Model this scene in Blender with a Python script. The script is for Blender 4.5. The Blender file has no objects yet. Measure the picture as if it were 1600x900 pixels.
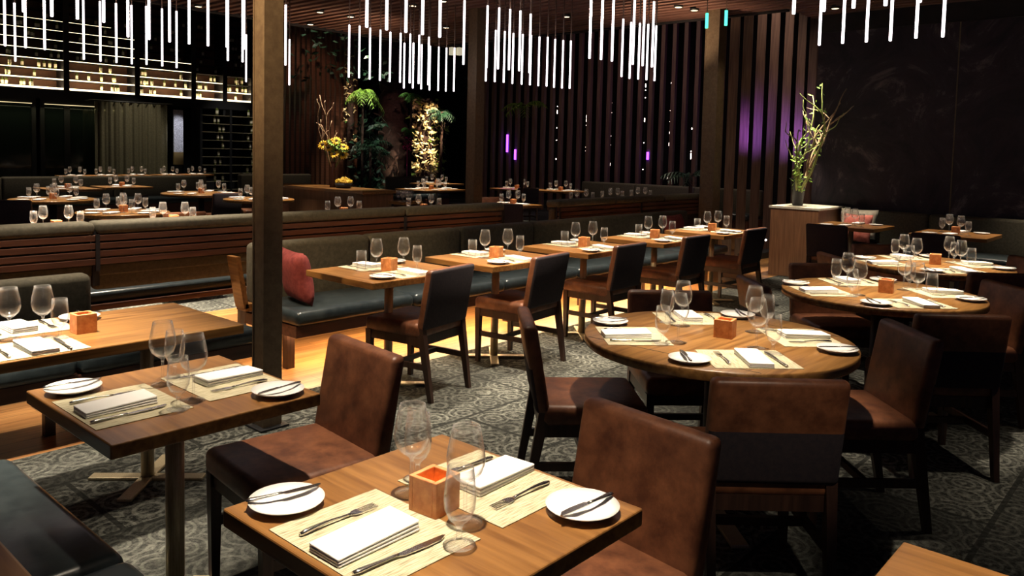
import bpy, bmesh, math, random
from mathutils import Matrix, Vector
random.seed(7)
D = bpy.data
S = bpy.context.scene
COL = S.collection
PI = math.pi
# ------------------------------------------------------------------ camera, world, exposure
CF, CP, CR, CYW, CPY, CH = 1233.2, math.radians(3.68), math.radians(1.36), math.radians(41.71), 317.3, 1.508
_fw = Vector((math.cos(CYW) * math.cos(CP), math.sin(CYW) * math.cos(CP), -math.sin(CP)))
_r = Vector((math.sin(CYW), -math.cos(CYW), 0.0))
_u = _r.cross(_fw)
_r2 = math.cos(CR) * _r + math.sin(CR) * _u
_u2 = -math.sin(CR) * _r + math.cos(CR) * _u
cd = D.cameras.new('camera')
cam = D.objects.new('camera', cd)
COL.objects.link(cam)
cd.sensor_width = 36
cd.lens = CF * 36 / 1600
cd.shift_y = -(450 - CPY) / 1600
cd.clip_start = 0.05
cd.clip_end = 100
m = Matrix((( _r2.x, _u2.x, -_fw.x, 0), (_r2.y, _u2.y, -_fw.y, 0), (_r2.z, _u2.z, -_fw.z, CH), (0, 0, 0, 1)))
cam.matrix_world = m
S.camera = cam
S.view_settings.view_transform = 'Standard'
S.view_settings.look = 'None'
S.view_settings.gamma = 1
S.view_settings.use_curve_mapping = False
S.view_settings.exposure = 0.2
S.cycles.transparent_max_bounces = 32
w = D.worlds.new('world')
S.world = w
w.use_nodes = True
bg = w.node_tree.nodes['Background']
bg.inputs[0].default_value = (0.52, 0.43, 0.68, 1)
bg.inputs[1].default_value = 0.031

WARM = (1.0, 0.84, 0.64)


def spot(x, y, z, e, ang=52, col=WARM, tgt=None, blend=0.7, rad=0.05):
    l = D.lights.new('spot_light', 'SPOT')
    l.energy = e
    l.color = col
    l.spot_size = math.radians(ang)
    l.spot_blend = blend
    l.shadow_soft_size = rad
    o = D.objects.new('spot_light', l)
    COL.objects.link(o)
    o.location = (x, y, z)
    if tgt:
        o.rotation_euler = (Vector(tgt) - Vector((x, y, z))).to_track_quat('-Z', 'Y').to_euler()
    return o


def area(x, y, z, sx, sy, e, col=WARM, rot=(0, 0, 0)):
    l = D.lights.new('strip_light', 'AREA')
    l.shape = 'RECTANGLE'
    l.size = sx
    l.size_y = sy
    l.energy = e
    l.color = col
    o = D.objects.new('strip_light', l)
    COL.objects.link(o)
    o.location = (x, y, z)
    o.rotation_euler = rot
    return o


# table centres (x, y)
T1 = (1.135, 1.21)
T2 = (1.11, 2.375)
T0 = (1.40, 0.13)
TL = (1.07, 3.42)
ROW = [(3.214, 3.90), (4.215, 3.90), (5.29, 3.90), (6.40, 3.90), (7.53, 3.90)]
RT = [(3.085, 1.555, 0.565), (4.87, 1.43, 0.55), (6.53, 1.57, 0.55)]
CZ = 3.45
for (x, y), e, a_ in [(T1, 620, 38), ((T2[0] + .45, T2[1] - .05), 430, 41), (T0, 480, 34)]:
    spot(x, y, CZ - .12, e, a_, blend=1.0)
spot(TL[0] - .25, TL[1], CZ - .12, 1500, 46, blend=1.0)
for i, (x, y) in enumerate(ROW):
    spot(x + .1, y, CZ - .12, (720, 780, 830, 900, 1000)[i], 42, blend=1.0)
for i, (x, y, r) in enumerate(RT):
    spot(x, y, CZ - .12, (780, 900, 1000)[i], 33, blend=1.0)
# aisle downlights that wash the carpet and the chairs
for x, y, e in [(2.7, 2.9, 260), (3.9, 3.05, 760), (1.9, 4.75, 330), (2.5, 5.9, 900), (2.9, 7.3, 2600), (1.3, 4.4, 160), (0.35, 1.9, 0), (5.6, 2.9, 120), (10.0, 1.2, 330), (4.3, .1, 130)]:
    if e:
        spot(x, y, CZ - .12, e, 46 if y < 4 else 60, blend=1.0)
# LED strips under the bench fronts: the light on the timber floor
area(5.6, 4.62, 0.27, 5.4, 0.05, 75, (1.0, 0.66, 0.34))
area(5.6, 4.95, 0.27, 5.4, 0.05, 30, (1.0, 0.66, 0.34))
# purple accent lights of the garden room, with warm washes
spot(11.05, 4.85, 1.75, 45, 75, (0.42, 0.16, 1.0), (11.5, 5.4, 1.95), 1.0)
spot(12.3, 4.7, 1.75, 60, 70, (0.42, 0.2, 1.0), (12.9, 5.4, 1.95), 1.0)
spot(13.3, 4.7, 1.75, 60, 60, (0.42, 0.16, 1.0), (13.5, 5.4, 1.9), 1.0)
spot(11.6, 4.7, 5.2, 160, 100, (1.0, .75, .6), (12.3, 5.4, 1.5), 1.0)
spot(12.5, 9.5, 5.6, 130, 110, (1.0, .72, .62), (16.2, 10.0, 1.6), 1.0)  # wash added to brighten the dark garden slats, no fixture there

# ------------------------------------------------------------------ materials
def nt(name):
    m = D.materials.new(name)
    m.use_nodes = True
    return m, m.node_tree, m.node_tree.nodes, m.node_tree.links, m.node_tree.nodes['Principled BSDF']


def plain(name, c, rough=0.6, metal=0.0, spec=0.5, bump=0.0, bscale=200, coat=0.0):
    m, t, n, l, b = nt(name)
    b.inputs['Base Color'].default_value = (*c, 1)
    b.inputs['Roughness'].default_value = rough
    b.inputs['Metallic'].default_value = metal
    b.inputs['Specular IOR Level'].default_value = spec
    b.inputs['Coat Weight'].default_value = coat
    tc = n.new('ShaderNodeTexCoord')
    no = n.new('ShaderNodeTexNoise')
    no.inputs['Scale'].default_value = bscale
    l.new(tc.outputs['Object'], no.inputs['Vector'])
    if bump:
        bp = n.new('ShaderNodeBump')
        bp.inputs['Strength'].default_value = bump
        bp.inputs['Distance'].default_value = 0.002
        l.new(no.outputs[0], bp.inputs['Height'])
        l.new(bp.outputs[0], b.inputs['Normal'])
    return m


def mottled(name, c1, c2, scale, rough=0.5, bump=0.15, stretch=(1, 1, 1), detail=6, spec=0.5, lo=0.35, hi=0.65, coord='Object', rscale=60):
    m, t, n, l, b = nt(name)
    tc = n.new('ShaderNodeTexCoord')
    mp = n.new('ShaderNodeMapping')
    mp.inputs['Scale'].default_value = stretch
    no = n.new('ShaderNodeTexNoise')
    no.inputs['Scale'].default_value = scale
    no.inputs['Detail'].default_value = detail
    no.inputs['Roughness'].default_value = 0.65
    cr = n.new('ShaderNodeValToRGB')
    cr.color_ramp.elements[0].position = lo
    cr.color_ramp.elements[0].color = (*c1, 1)
    cr.color_ramp.elements[1].position = hi
    cr.color_ramp.elements[1].color = (*c2, 1)
    l.new(tc.outputs[coord], mp.inputs[0])
    l.new(mp.outputs[0], no.inputs['Vector'])
    l.new(no.outputs[0], cr.inputs[0])
    l.new(cr.outputs[0], b.inputs['Base Color'])
    b.inputs['Roughness'].default_value = rough
    b.inputs['Specular IOR Level'].default_value = spec
    if bump:
        bp = n.new('ShaderNodeBump')
        bp.inputs['Strength'].default_value = bump
        bp.inputs['Distance'].default_value = 0.003
        l.new(no.outputs[0], bp.inputs['Height'])
        l.new(bp.outputs[0], b.inputs['Normal'])
    return m


def wood(name, c1, c2, axis=0, rough=0.35, grain=9.0, coord='Object', planks=0.0):
    m, t, n, l, b = nt(name)
    tc = n.new('ShaderNodeTexCoord')
    mp = n.new('ShaderNodeMapping')
    s = [grain * 6] * 3
    s[axis] = grain * 0.35
    mp.inputs['Scale'].default_value = s
    no = n.new('ShaderNodeTexNoise')
    no.inputs['Scale'].default_value = 1.0
    no.inputs['Detail'].default_value = 8
    no.inputs['Distortion'].default_value = 0.4
    cr = n.new('ShaderNodeValToRGB')
    cr.color_ramp.elements[0].position = 0.3
    cr.color_ramp.elements[0].color = (*c1, 1)
    cr.color_ramp.elements[1].position = 0.7
    cr.color_ramp.elements[1].color = (*c2, 1)
    l.new(tc.outputs[coord], mp.inputs[0])
    l.new(mp.outputs[0], no.inputs['Vector'])
    l.new(no.outputs[0], cr.inputs[0])
    out = cr.outputs[0]
    if planks:
        br = n.new('ShaderNodeTexBrick')
        br.inputs['Scale'].default_value = 1.0
        br.inputs['Brick Width'].default_value = planks * 9
        br.inputs['Row Height'].default_value = planks
        br.inputs['Mortar Size'].default_value = 0.0025
        br.inputs['Color1'].default_value = (0.72, 0.72, 0.72, 1)
        br.inputs['Color2'].default_value = (1.15, 1.1, 1.0, 1)
        br.inputs['Mortar'].default_value = (0.25, 0.2, 0.18, 1)
        mp2 = n.new('ShaderNodeMapping')
        if axis == 1:
            mp2.inputs['Rotation'].default_value = (0, 0, PI / 2)
        l.new(tc.outputs[coord], mp2.inputs[0])
        l.new(mp2.outputs[0], br.inputs['Vector'])
        mx = n.new('ShaderNodeMix')
        mx.data_type = 'RGBA'
        mx.blend_type = 'MULTIPLY'
        mx.inputs[0].default_value = 1
        l.new(out, mx.inputs[6])
        l.new(br.outputs[0], mx.inputs[7])
        out = mx.outputs[2]
    l.new(out, b.inputs['Base Color'])
    b.inputs['Roughness'].default_value = rough
    return m


def glow(name, c, s):
    m, t, n, l, b = nt(name)
    b.inputs['Base Color'].default_value = (*c, 1)
    b.inputs['Emission Color'].default_value = (*c, 1)
    b.inputs['Emission Strength'].default_value = s
    b.inputs['Roughness'].default_value = 0.5
    return m


def glassmat(name, tint=(1, 1, 1), base=0.04, k=0.8):
    m, t, n, l, b = nt(name)
    n.remove(b)
    tr = n.new('ShaderNodeBsdfTransparent')
    tr.inputs[0].default_value = (*tint, 1)
    gl = n.new('ShaderNodeBsdfGlossy')
    gl.inputs['Roughness'].default_value = 0.06
    lw = n.new('ShaderNodeLayerWeight')
    lw.inputs[0].default_value = 0.5
    pw = n.new('ShaderNodeMath')
    pw.operation = 'POWER'
    pw.inputs[1].default_value = 2.6
    l.new(lw.outputs['Facing'], pw.inputs[0])
    ma = n.new('ShaderNodeMath')
    ma.operation = 'MULTIPLY_ADD'
    ma.inputs[1].default_value = k
    ma.inputs[2].default_value = base
    l.new(pw.outputs[0], ma.inputs[0])
    ma.use_clamp = True
    df = n.new('ShaderNodeBsdfDiffuse')
    df.inputs[0].default_value = (0.9, 0.9, 0.88, 1)  # pale diffuse share stands in for light refracted in the rims
    tl = n.new('ShaderNodeBsdfTranslucent')
    tl.inputs[0].default_value = (0.9, 0.9, 0.88, 1)
    dd = n.new('ShaderNodeMixShader')
    dd.inputs[0].default_value = 0.5
    l.new(df.outputs[0], dd.inputs[1])
    l.new(tl.outputs[0], dd.inputs[2])
    gd = n.new('ShaderNodeMixShader')
    gd.inputs[0].default_value = 0.30
    l.new(gl.outputs[0], gd.inputs[1])
    l.new(dd.outputs[0], gd.inputs[2])
    mx = n.new('ShaderNodeMixShader')
    l.new(ma.outputs[0], mx.inputs[0])
    l.new(tr.outputs[0], mx.inputs[1])
    l.new(gd.outputs[0], mx.inputs[2])
    l.new(mx.outputs[0], n['Material Output'].inputs[0])
    return m


def carpet_mat():
    m, t, n, l, b = nt('patterned_carpet')
    tc = n.new('ShaderNodeTexCoord')
    # patchwork of old rugs: each rectangle has its own tone
    br = n.new('ShaderNodeTexBrick')
    br.inputs['Scale'].default_value = 1.0
    br.inputs['Brick Width'].default_value = 1.25
    br.inputs['Row Height'].default_value = 0.62
    br.inputs['Mortar Size'].default_value = 0.012
    br.inputs['Color1'].default_value = (0.35, 0.35, 0.35, 1)
    br.inputs['Color2'].default_value = (1.5, 1.5, 1.5, 1)
    br.inputs['Mortar'].default_value = (0.15, 0.15, 0.15, 1)
    l.new(tc.outputs['Object'], br.inputs['Vector'])
    # damask-like figure
    no = n.new('ShaderNodeTexNoise')
    no.inputs['Scale'].default_value = 9.0
    no.inputs['Detail'].default_value = 3
    mv = n.new('ShaderNodeVectorMath')
    mv.operation = 'MULTIPLY_ADD'
    mv.inputs[1].default_value = (0.12, 0.12, 0.12)
    l.new(no.outputs[1], mv.inputs[0])
    l.new(tc.outputs['Object'], mv.inputs[2])
    vo = n.new('ShaderNodeTexVoronoi')
    vo.inputs['Scale'].default_value = 5.0
    vo.inputs['Randomness'].default_value = 0.45
    l.new(mv.outputs[0], vo.inputs['Vector'])
    rs = n.new('ShaderNodeMath')
    rs.operation = 'SINE'
    rm = n.new('ShaderNodeMath')
    rm.operation = 'MULTIPLY'
    rm.inputs[1].default_value = 34.0
    l.new(vo.outputs['Distance'], rm.inputs[0])
    l.new(rm.outputs[0], rs.inputs[0])
    r1 = n.new('ShaderNodeValToRGB')
    r1.color_ramp.elements[0].position = 0.2
    r1.color_ramp.elements[0].color = (0, 0, 0, 1)
    r1.color_ramp.elements[1].position = 0.75
    r1.color_ramp.elements[1].color = (0.36, 0.36, 0.36, 1)
    l.new(rs.outputs[0], r1.inputs[0])
    wv = n.new('ShaderNodeTexNoise')
    wv.inputs['Scale'].default_value = 38
    wv.inputs['Detail'].default_value = 4
    wv.inputs['Roughness'].default_value = 0.8
    l.new(mv.outputs[0], wv.inputs['Vector'])
    r2 = n.new('ShaderNodeValToRGB')
    r2.color_ramp.elements[0].position = 0.42
    r2.color_ramp.elements[1].position = 0.66
    l.new(wv.outputs[0], r2.inputs[0])
    n2 = n.new('ShaderNodeTexNoise')
    n2.inputs['Scale'].default_value = 1.3
    n2.inputs['Detail'].default_value = 5
    l.new(tc.outputs['Object'], n2.inputs['Vector'])
    a1 = n.new('ShaderNodeMix')
    a1.data_type = 'RGBA'
    a1.blend_type = 'ADD'
    a1.inputs[0].default_value = 0.6
    l.new(r1.outputs[0], a1.inputs[6])
    l.new(r2.outputs[0], a1.inputs[7])
    a2 = n.new('ShaderNodeMix')
    a2.data_type = 'RGBA'
    a2.blend_type = 'MULTIPLY'
    a2.inputs[0].default_value = 1
    l.new(a1.outputs[2], a2.inputs[6])
    r3 = n.new('ShaderNodeValToRGB')
    r3.color_ramp.elements[0].color = (.25, .25, .25, 1)
    r3.color_ramp.elements[0].position = 0.35
    r3.color_ramp.elements[1].position = 0.6
    l.new(n2.outputs[0], r3.inputs[0])
    l.new(r3.outputs[0], a2.inputs[7])
    a3 = n.new('ShaderNodeMix')
    a3.data_type = 'RGBA'
    a3.blend_type = 'MULTIPLY'
    a3.inputs[0].default_value = 1
    l.new(a2.outputs[2], a3.inputs[6])
    l.new(br.outputs[0], a3.inputs[7])
    fin = n.new('ShaderNodeMix')
    fin.data_type = 'RGBA'
    fin.inputs[6].default_value = (0.020, 0.021, 0.019, 1)
    fin.inputs[7].default_value = (0.27, 0.275, 0.24, 1)
    bw = n.new('ShaderNodeRGBToBW')
    l.new(a3.outputs[2], bw.inputs[0])
    l.new(bw.outputs[0], fin.inputs[0])
    l.new(fin.outputs[2], b.inputs['Base Color'])
    b.inputs['Roughness'].default_value = 0.95
    b.inputs['Specular IOR Level'].default_value = 0.1
    return m


def marble_mat():
    m, t, n, l, b = nt('dark_marble')
    tc = n.new('ShaderNodeTexCoord')
    no = n.new('ShaderNodeTexNoise')
    no.inputs['Scale'].default_value = 1.1
    no.inputs['Detail'].default_value = 9
    no.inputs['Roughness'].default_value = 0.72
    no.inputs['Distortion'].default_value = 1.6
    l.new(tc.outputs['Object'], no.inputs['Vector'])
    cr = n.new('ShaderNodeValToRGB')
    e = cr.color_ramp.elements
    e[0].position = 0.38
    e[0].color = (0.012, 0.010, 0.017, 1)
    e[1].position = 0.8
    e[1].color = (0.28, 0.22, 0.2, 1)
    x = e.new(0.55)
    x.color = (0.03, 0.022, 0.034, 1)
    x = e.new(0.62)
    x.color = (0.10, 0.075, 0.085, 1)
    l.new(no.outputs[0], cr.inputs[0])
    l.new(cr.outputs[0], b.inputs['Base Color'])
    b.inputs['Roughness'].default_value = 0.5
    b.inputs['Specular IOR Level'].default_value = 0.25
    return m


def mat_weave():
    m, t, n, l, b = nt('woven_placemat')
    tc = n.new('ShaderNodeTexCoord')
    mp = n.new('ShaderNodeMapping')
    mp.inputs['Scale'].default_value = (22, 380, 1)
    no = n.new('ShaderNodeTexNoise')
    no.inputs['Scale'].default_value = 1
    no.inputs['Detail'].default_value = 3
    cr = n.new('ShaderNodeValToRGB')
    cr.color_ramp.elements[0].position = 0.3
    cr.color_ramp.elements[0].color = (0.22, 0.18, 0.10, 1)
    cr.color_ramp.elements[1].position = 0.6
    cr.color_ramp.elements[1].color = (0.60, 0.55, 0.38, 1)
    l.new(tc.outputs['Object'], mp.inputs[0])
    l.new(mp.outputs[0], no.inputs['Vector'])
    l.new(no.outputs[0], cr.inputs[0])
    l.new(cr.outputs[0], b.inputs['Base Color'])
    b.inputs['Roughness'].default_value = 0.8
    bp = n.new('ShaderNodeBump')
    bp.inputs['Strength'].default_value = 0.4
    bp.inputs['Distance'].default_value = 0.002
    l.new(no.outputs[0], bp.inputs['Height'])
    l.new(bp.outputs[0], b.inputs['Normal'])
    return m


M = {}
M['top'] = wood('walnut_table_top', (0.13, 0.052, 0.014), (0.31, 0.15, 0.045), 1, 0.3, 7)
M['topx'] = wood('walnut_top_crosswise', (0.13, 0.055, 0.015), (0.33, 0.165, 0.05), 0, 0.3, 7)
M['chairwood'] = wood('dark_stained_frame', (0.02, 0.009, 0.006), (0.05, 0.022, 0.014), 2, 0.4, 9)
M['leather'] = mottled('brown_leather', (0.08, 0.026, 0.012), (0.21, 0.078, 0.034), 11, 0.45, 0.25)
M['backshade'] = mottled('shaded_chair_back', (0.018, 0.013, 0.02), (0.034, 0.022, 0.026), 60, 0.9, 0.1)  # shade on the outer leather backs, put into the colour
M['seatleather'] = mottled('slate_leather', (0.016, 0.023, 0.027), (0.032, 0.042, 0.046), 20, 0.28, 0.1)
M['olive'] = mottled('olive_upholstery', (0.06, 0.052, 0.034), (0.10, 0.088, 0.058), 40, 0.85, 0.15)
M['slat'] = wood('red_brown_slat', (0.06, 0.022, 0.012), (0.13, 0.05, 0.028), 0, 0.4, 6)
M['screen'] = wood('walnut_screen_slat', (0.10, 0.055, 0.04), (0.20, 0.12, 0.085), 2, 0.55, 6)
M['ceil'] = wood('ceiling_slat_wood', (0.09, 0.04, 0.03), (0.19, 0.09, 0.065), 1, 0.6, 5)
M['black'] = plain('blackened_steel', (0.012, 0.012, 0.014), 0.5)
M['dark'] = mottled('dark_plaster', (0.008, 0.007, 0.009), (0.015, 0.013, 0.015), 4, 0.9, 0.1)
M['steel'] = mottled('brushed_steel', (0.40, 0.33, 0.2), (0.58, 0.5, 0.34), 30, 0.38, 0.05, (8, 8, 0.5), 4)
M['steel'].node_tree.nodes['Principled BSDF'].inputs['Metallic'].default_value = 0.35
M['silver'] = plain('polished_cutlery', (0.62, 0.6, 0.57), 0.24, 1.0)
M['china'] = plain('white_china', (0.86, 0.85, 0.83), 0.15, 0, 0.5)
M['linen'] = plain('white_linen', (0.88, 0.87, 0.86), 0.85, 0, 0.2, 0.3, 400)
M['mat'] = mat_weave()
M['glass'] = glassmat('clear_glass')
M['candle'] = mottled('amber_stone', (0.55, 0.19, 0.06), (0.78, 0.36, 0.15), 28, 0.5, 0.3)
M['flame'] = glow('tealight_glow', (1.0, 0.45, 0.12), 3.0)
M['tube'] = glow('lit_glass_rod', (1.0, 0.90, 0.93), 3.2)
M['tubeg'] = glow('green_lit_rod', (0.1, 0.95, 0.6), 1.6)
M['cord'] = plain('bronze_rod', (0.16, 0.11, 0.09), 0.4, 0.4)
M['col'] = mottled('bronze_column', (0.085, 0.055, 0.03), (0.13, 0.09, 0.05), 25, 0.6, 0.1)
M['carpet'] = carpet_mat()
M['marble'] = marble_mat()
M['oak'] = wood('amber_floor_boards', (0.26, 0.115, 0.04), (0.50, 0.26, 0.10), 0, 0.28, 5, 'Object', 0.11)
M['red'] = mottled('red_cushion_cloth', (0.16, 0.022, 0.022), (0.26, 0.045, 0.04), 30, 0.85, 0.2)
M['pink'] = mottled('coral_cushion_cloth', (0.5, 0.12, 0.09), (0.65, 0.2, 0.16), 30, 0.85, 0.2)
M['cream'] = mottled('cream_cushion_cloth', (0.5, 0.46, 0.36), (0.62, 0.58, 0.48), 30, 0.85, 0.2)
M['stand'] = wood('host_stand_veneer', (0.13, 0.06, 0.028), (0.24, 0.115, 0.055), 2, 0.5, 8)
M['leaf'] = mottled('green_leaf', (0.03, 0.10, 0.015), (0.10, 0.26, 0.04), 8, 0.5, 0)
M['leafb'] = mottled('lime_leaf', (0.12, 0.26, 0.03), (0.32, 0.52, 0.08), 8, 0.5, 0)
M['leafd'] = mottled('deep_green_leaf', (0.006, 0.025, 0.016), (0.02, 0.07, 0.035), 5, 0.5, 0)
M['petal'] = mottled('yellow_petal', (0.7, 0.42, 0.02), (0.9, 0.65, 0.05), 10, 0.6, 0)
M['petalc'] = mottled('cream_orchid_petal', (0.82, 0.56, 0.24), (0.95, 0.82, 0.5), 10, 0.6, 0)
M['petalm'] = plain('magenta_petal', (0.7, 0.03, 0.22), 0.6)
M['twig'] = mottled('bare_willow_bark', (0.28, 0.17, 0.10), (0.5, 0.35, 0.22), 20, 0.8, 0)
M['twigg'] = mottled('green_willow_bark', (0.22, 0.25, 0.07), (0.42, 0.45, 0.15), 20, 0.8, 0)
M['trunk'] = mottled('shaggy_trunk_bark', (0.02, 0.008, 0.006), (0.06, 0.025, 0.018), 14, 0.9, 0.8)
M['bottle'] = plain('bottle_glass_green', (0.10, 0.13, 0.03), 0.15)
M['label'] = plain('paper_label', (0.75, 0.7, 0.55), 0.7)
M['led'] = glow('shelf_led', (1.0, 0.82, 0.50), 3.2)
M['backlit'] = mottled('shelf_back_panel', (0.10, 0.04, 0.02), (0.17, 0.08, 0.045), 3, 0.6, 0)
M['curtain'] = mottled('sage_curtain', (0.095, 0.08, 0.048), (0.16, 0.14, 0.085), 30, 0.9, 0.1)
M['bulb'] = glow('fairy_bulb', (1.0, 0.85, 0.75), 6)
M['bulbv'] = glow('violet_lamp', (0.25, 0.05, 1.0), 5)
M['lantern'] = glow('lantern_paper', (0.8, 0.72, 0.5), 0.5)
M['down'] = glow('downlight_lens', (1.0, 0.78, 0.5), 4)
M['lattice'] = mottled('backlit_lattice', (0.25, 0.25, 0.3), (0.7, 0.7, 0.78), 60, 0.7, 0, (1, 1, 1), 1, 0.5, 0.45, 0.52)
M['tan'] = plain('tan_panel', (0.32, 0.22, 0.09), 0.6)
M['winmat'] = plain('dark_window_glass', (0.012, 0.018, 0.016), 0.08, 0, 0.6)

# ------------------------------------------------------------------ mesh helpers
def new(name, bm, mat, parent=None, smooth=False, loc=None):
    me = D.meshes.new(name)
    bmesh.ops.recalc_face_normals(bm, faces=bm.faces)
    bm.to_mesh(me)
    bm.free()
    if smooth:
        for p in me.polygons:
            p.use_smooth = True
    mats = mat if isinstance(mat, (list, tuple)) else [mat]
    for k in mats:
        me.materials.append(M[k])
    o = D.objects.new(name, me)
    COL.objects.link(o)
    if parent:
        o.parent = parent
    if loc:
        o.location = loc
    return o


def box(bm, x0, x1, y0, y1, z0, z1, bev=0.0, mi=0, seg=2, rot=None, c=None):
    r = bmesh.ops.create_cube(bm, size=1)
    vs = r['verts']
    for v in vs:
        v.co = Vector((x0 + (v.co.x + .5) * (x1 - x0), y0 + (v.co.y + .5) * (y1 - y0), z0 + (v.co.z + .5) * (z1 - z0)))
    fs = set(f for v in vs for f in v.link_faces)
    if bev:
        es = list(set(e for v in vs for e in v.link_edges))
        rr = bmesh.ops.bevel(bm, geom=es, offset=bev, segments=seg, affect='EDGES', profile=0.5)
        fs |= set(rr['faces'])
        vs = list(set(v for f in rr['faces'] for v in f.verts) | set(v for v in vs if v.is_valid))
    if rot:
        bmesh.ops.transform(bm, matrix=rot, verts=[v for v in vs if v.is_valid])
    for f in fs:
        if f.is_valid:
            f.material_index = mi
    return [v for v in vs if v.is_valid]


def prism(bm, pts, z0, z1, mi=0):
    a = [bm.verts.new((p[0], p[1], z0)) for p in pts]
    b = [bm.verts.new((p[0], p[1], z1)) for p in pts]
    n = len(pts)
    fs = [bm.faces.new(a[::-1]), bm.faces.new(b)]
    for i in range(n):
        fs.append(bm.faces.new((a[i], a[(i + 1) % n], b[(i + 1) % n], b[i])))
    for f in fs:
        f.material_index = mi
    return a + b


def lathe(bm, prof, n=20, c=(0, 0, 0), mi=0):
    rings = []
    for r, z in prof:
        if r < 1e-6:
            rings.append([bm.verts.new((c[0], c[1], c[2] + z))])
        else:
            rings.append([bm.verts.new((c[0] + r * math.cos(2 * PI * k / n), c[1] + r * math.sin(2 * PI * k / n), c[2] + z)) for k in range(n)])
    for a, b in zip(rings, rings[1:]):
        if len(a) == 1 and len(b) == 1:
            continue
        for k in range(n):
            k2 = (k + 1) % n
            if len(a) == 1:
                f = bm.faces.new((a[0], b[k], b[k2]))
            elif len(b) == 1:
                f = bm.faces.new((a[k], a[k2], b[0]))
            else:
                f = bm.faces.new((a[k], a[k2], b[k2], b[k]))
            f.material_index = mi
            f.smooth = True


def tube(bm, pts, rad, n=6, mi=0):
    pts = [Vector(p) for p in pts]
    rs = rad if isinstance(rad, (list, tuple)) else [rad] * len(pts)
    prev = None
    rings = []
    for i, p in enumerate(pts):
        d = (pts[min(i + 1, len(pts) - 1)] - pts[max(i - 1, 0)]).normalized()
        a = d.orthogonal().normalized() if prev is None else (prev - d * prev.dot(d)).normalized()
        prev = a
        b = d.cross(a)
        rings.append([bm.verts.new(p + rs[i] * (math.cos(2 * PI * k / n) * a + math.sin(2 * PI * k / n) * b)) for k in range(n)])
    for a, b in zip(rings, rings[1:]):
        for k in range(n):
            f = bm.faces.new((a[k], a[(k + 1) % n], b[(k + 1) % n], b[k]))
            f.material_index = mi
            f.smooth = True
    for rr in (rings[0][::-1], rings[-1]):
        bm.faces.new(rr).material_index = mi


def taper(bm, p0, p1, a, b, mi=0):
    """square post from p0 (half-size a) to p1 (half-size b)"""
    q = []
    for p, h in ((p0, a), (p1, b)):
        q.append([bm.verts.new((p[0] + sx * h[0], p[1] + sy * h[1], p[2])) for sx, sy in ((-1, -1), (1, -1), (1, 1), (-1, 1))])
    bm.faces.new(q[0][::-1])
    bm.faces.new(q[1])
    for i in range(4):
        bm.faces.new((q[0][i], q[0][(i + 1) % 4], q[1][(i + 1) % 4], q[1][i]))


def thing(name, label, cat, loc=(0, 0, 0), rz=0.0, group=None):
    o = D.objects.new(name, None)
    COL.objects.link(o)
    o.empty_display_size = 0.1
    o.location = loc
    o.rotation_euler = (0, 0, rz)
    tag(o, label, cat, group)
    return o


def tag(o, label, cat, group=None, kind=None):
    o['label'] = label
    o['category'] = cat
    if group:
        o['group'] = group
    if kind:
        o['kind'] = kind
    return o


def struct(o):
    o['kind'] = 'structure'
    return o


def copy_tree(o, parent=None):
    c = o.copy()
    COL.objects.link(c)
    if parent:
        c.parent = parent
    for ch in list(o.children):
        copy_tree(ch, c)
    return c


USED = set()


def place(proto, label, loc, rz=0.0, group=None):
    if proto.name not in USED:
        USED.add(proto.name)
        o = proto
    else:
        o = copy_tree(proto)
    o.location = loc
    o.rotation_euler = (0, 0, rz)
    o['label'] = label
    if group:
        o['group'] = group
    return o


ORD = ['first', 'second', 'third', 'fourth', 'fifth', 'sixth', 'seventh', 'eighth', 'ninth', 'tenth', 'eleventh', 'twelfth', 'thirteenth', 'fourteenth', 'fifteenth', 'sixteenth', 'seventeenth', 'eighteenth', 'nineteenth', 'twentieth', 'twenty-first', 'twenty-second', 'twenty-third', 'twenty-fourth', 'twenty-fifth', 'twenty-sixth']

# ------------------------------------------------------------------ setting: floor, ceiling, walls
bm = bmesh.new()
box(bm, -2, 22, -4, 4.16, -0.1, 0)
box(bm, -2, 22, 6.75, 26, -0.1, 0)
struct(new('floor', bm, 'carpet'))
bm = bmesh.new()
box(bm, -2, 22, 4.16, 6.75, -0.1, 0.0)
struct(new('floor_boards', bm, 'oak'))

bm = bmesh.new()   # slatted timber ceiling of the dining room
x = -1.0
while x < 10.9:
    ymax = 11.0 if x < 10.1 else 4.3
    box(bm, x, x + .08, -2.0, ymax, CZ, CZ + .09)
    x += .17
struct(new('ceiling', bm, 'ceil'))
bm = bmesh.new()
box(bm, -1, 10.1, -2, 11.0, CZ + .16, CZ + .2)
box(bm, 10.1, 11, -2, 4.3, CZ + .16, CZ + .2)
box(bm, -1, 10.16, 11.0, 11.1, CZ - .02, 6.0)
box(bm, 10.1, 10.2, 4.3, 11.1, CZ - .02, 6.0)
box(bm, 10.1, 22, 4.2, 26, 5.9, 6.0)
box(bm, -2, 10.1, 11.1, 26, 5.9, 6.0)
struct(new('ceiling_upper', bm, 'dark'))

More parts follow.
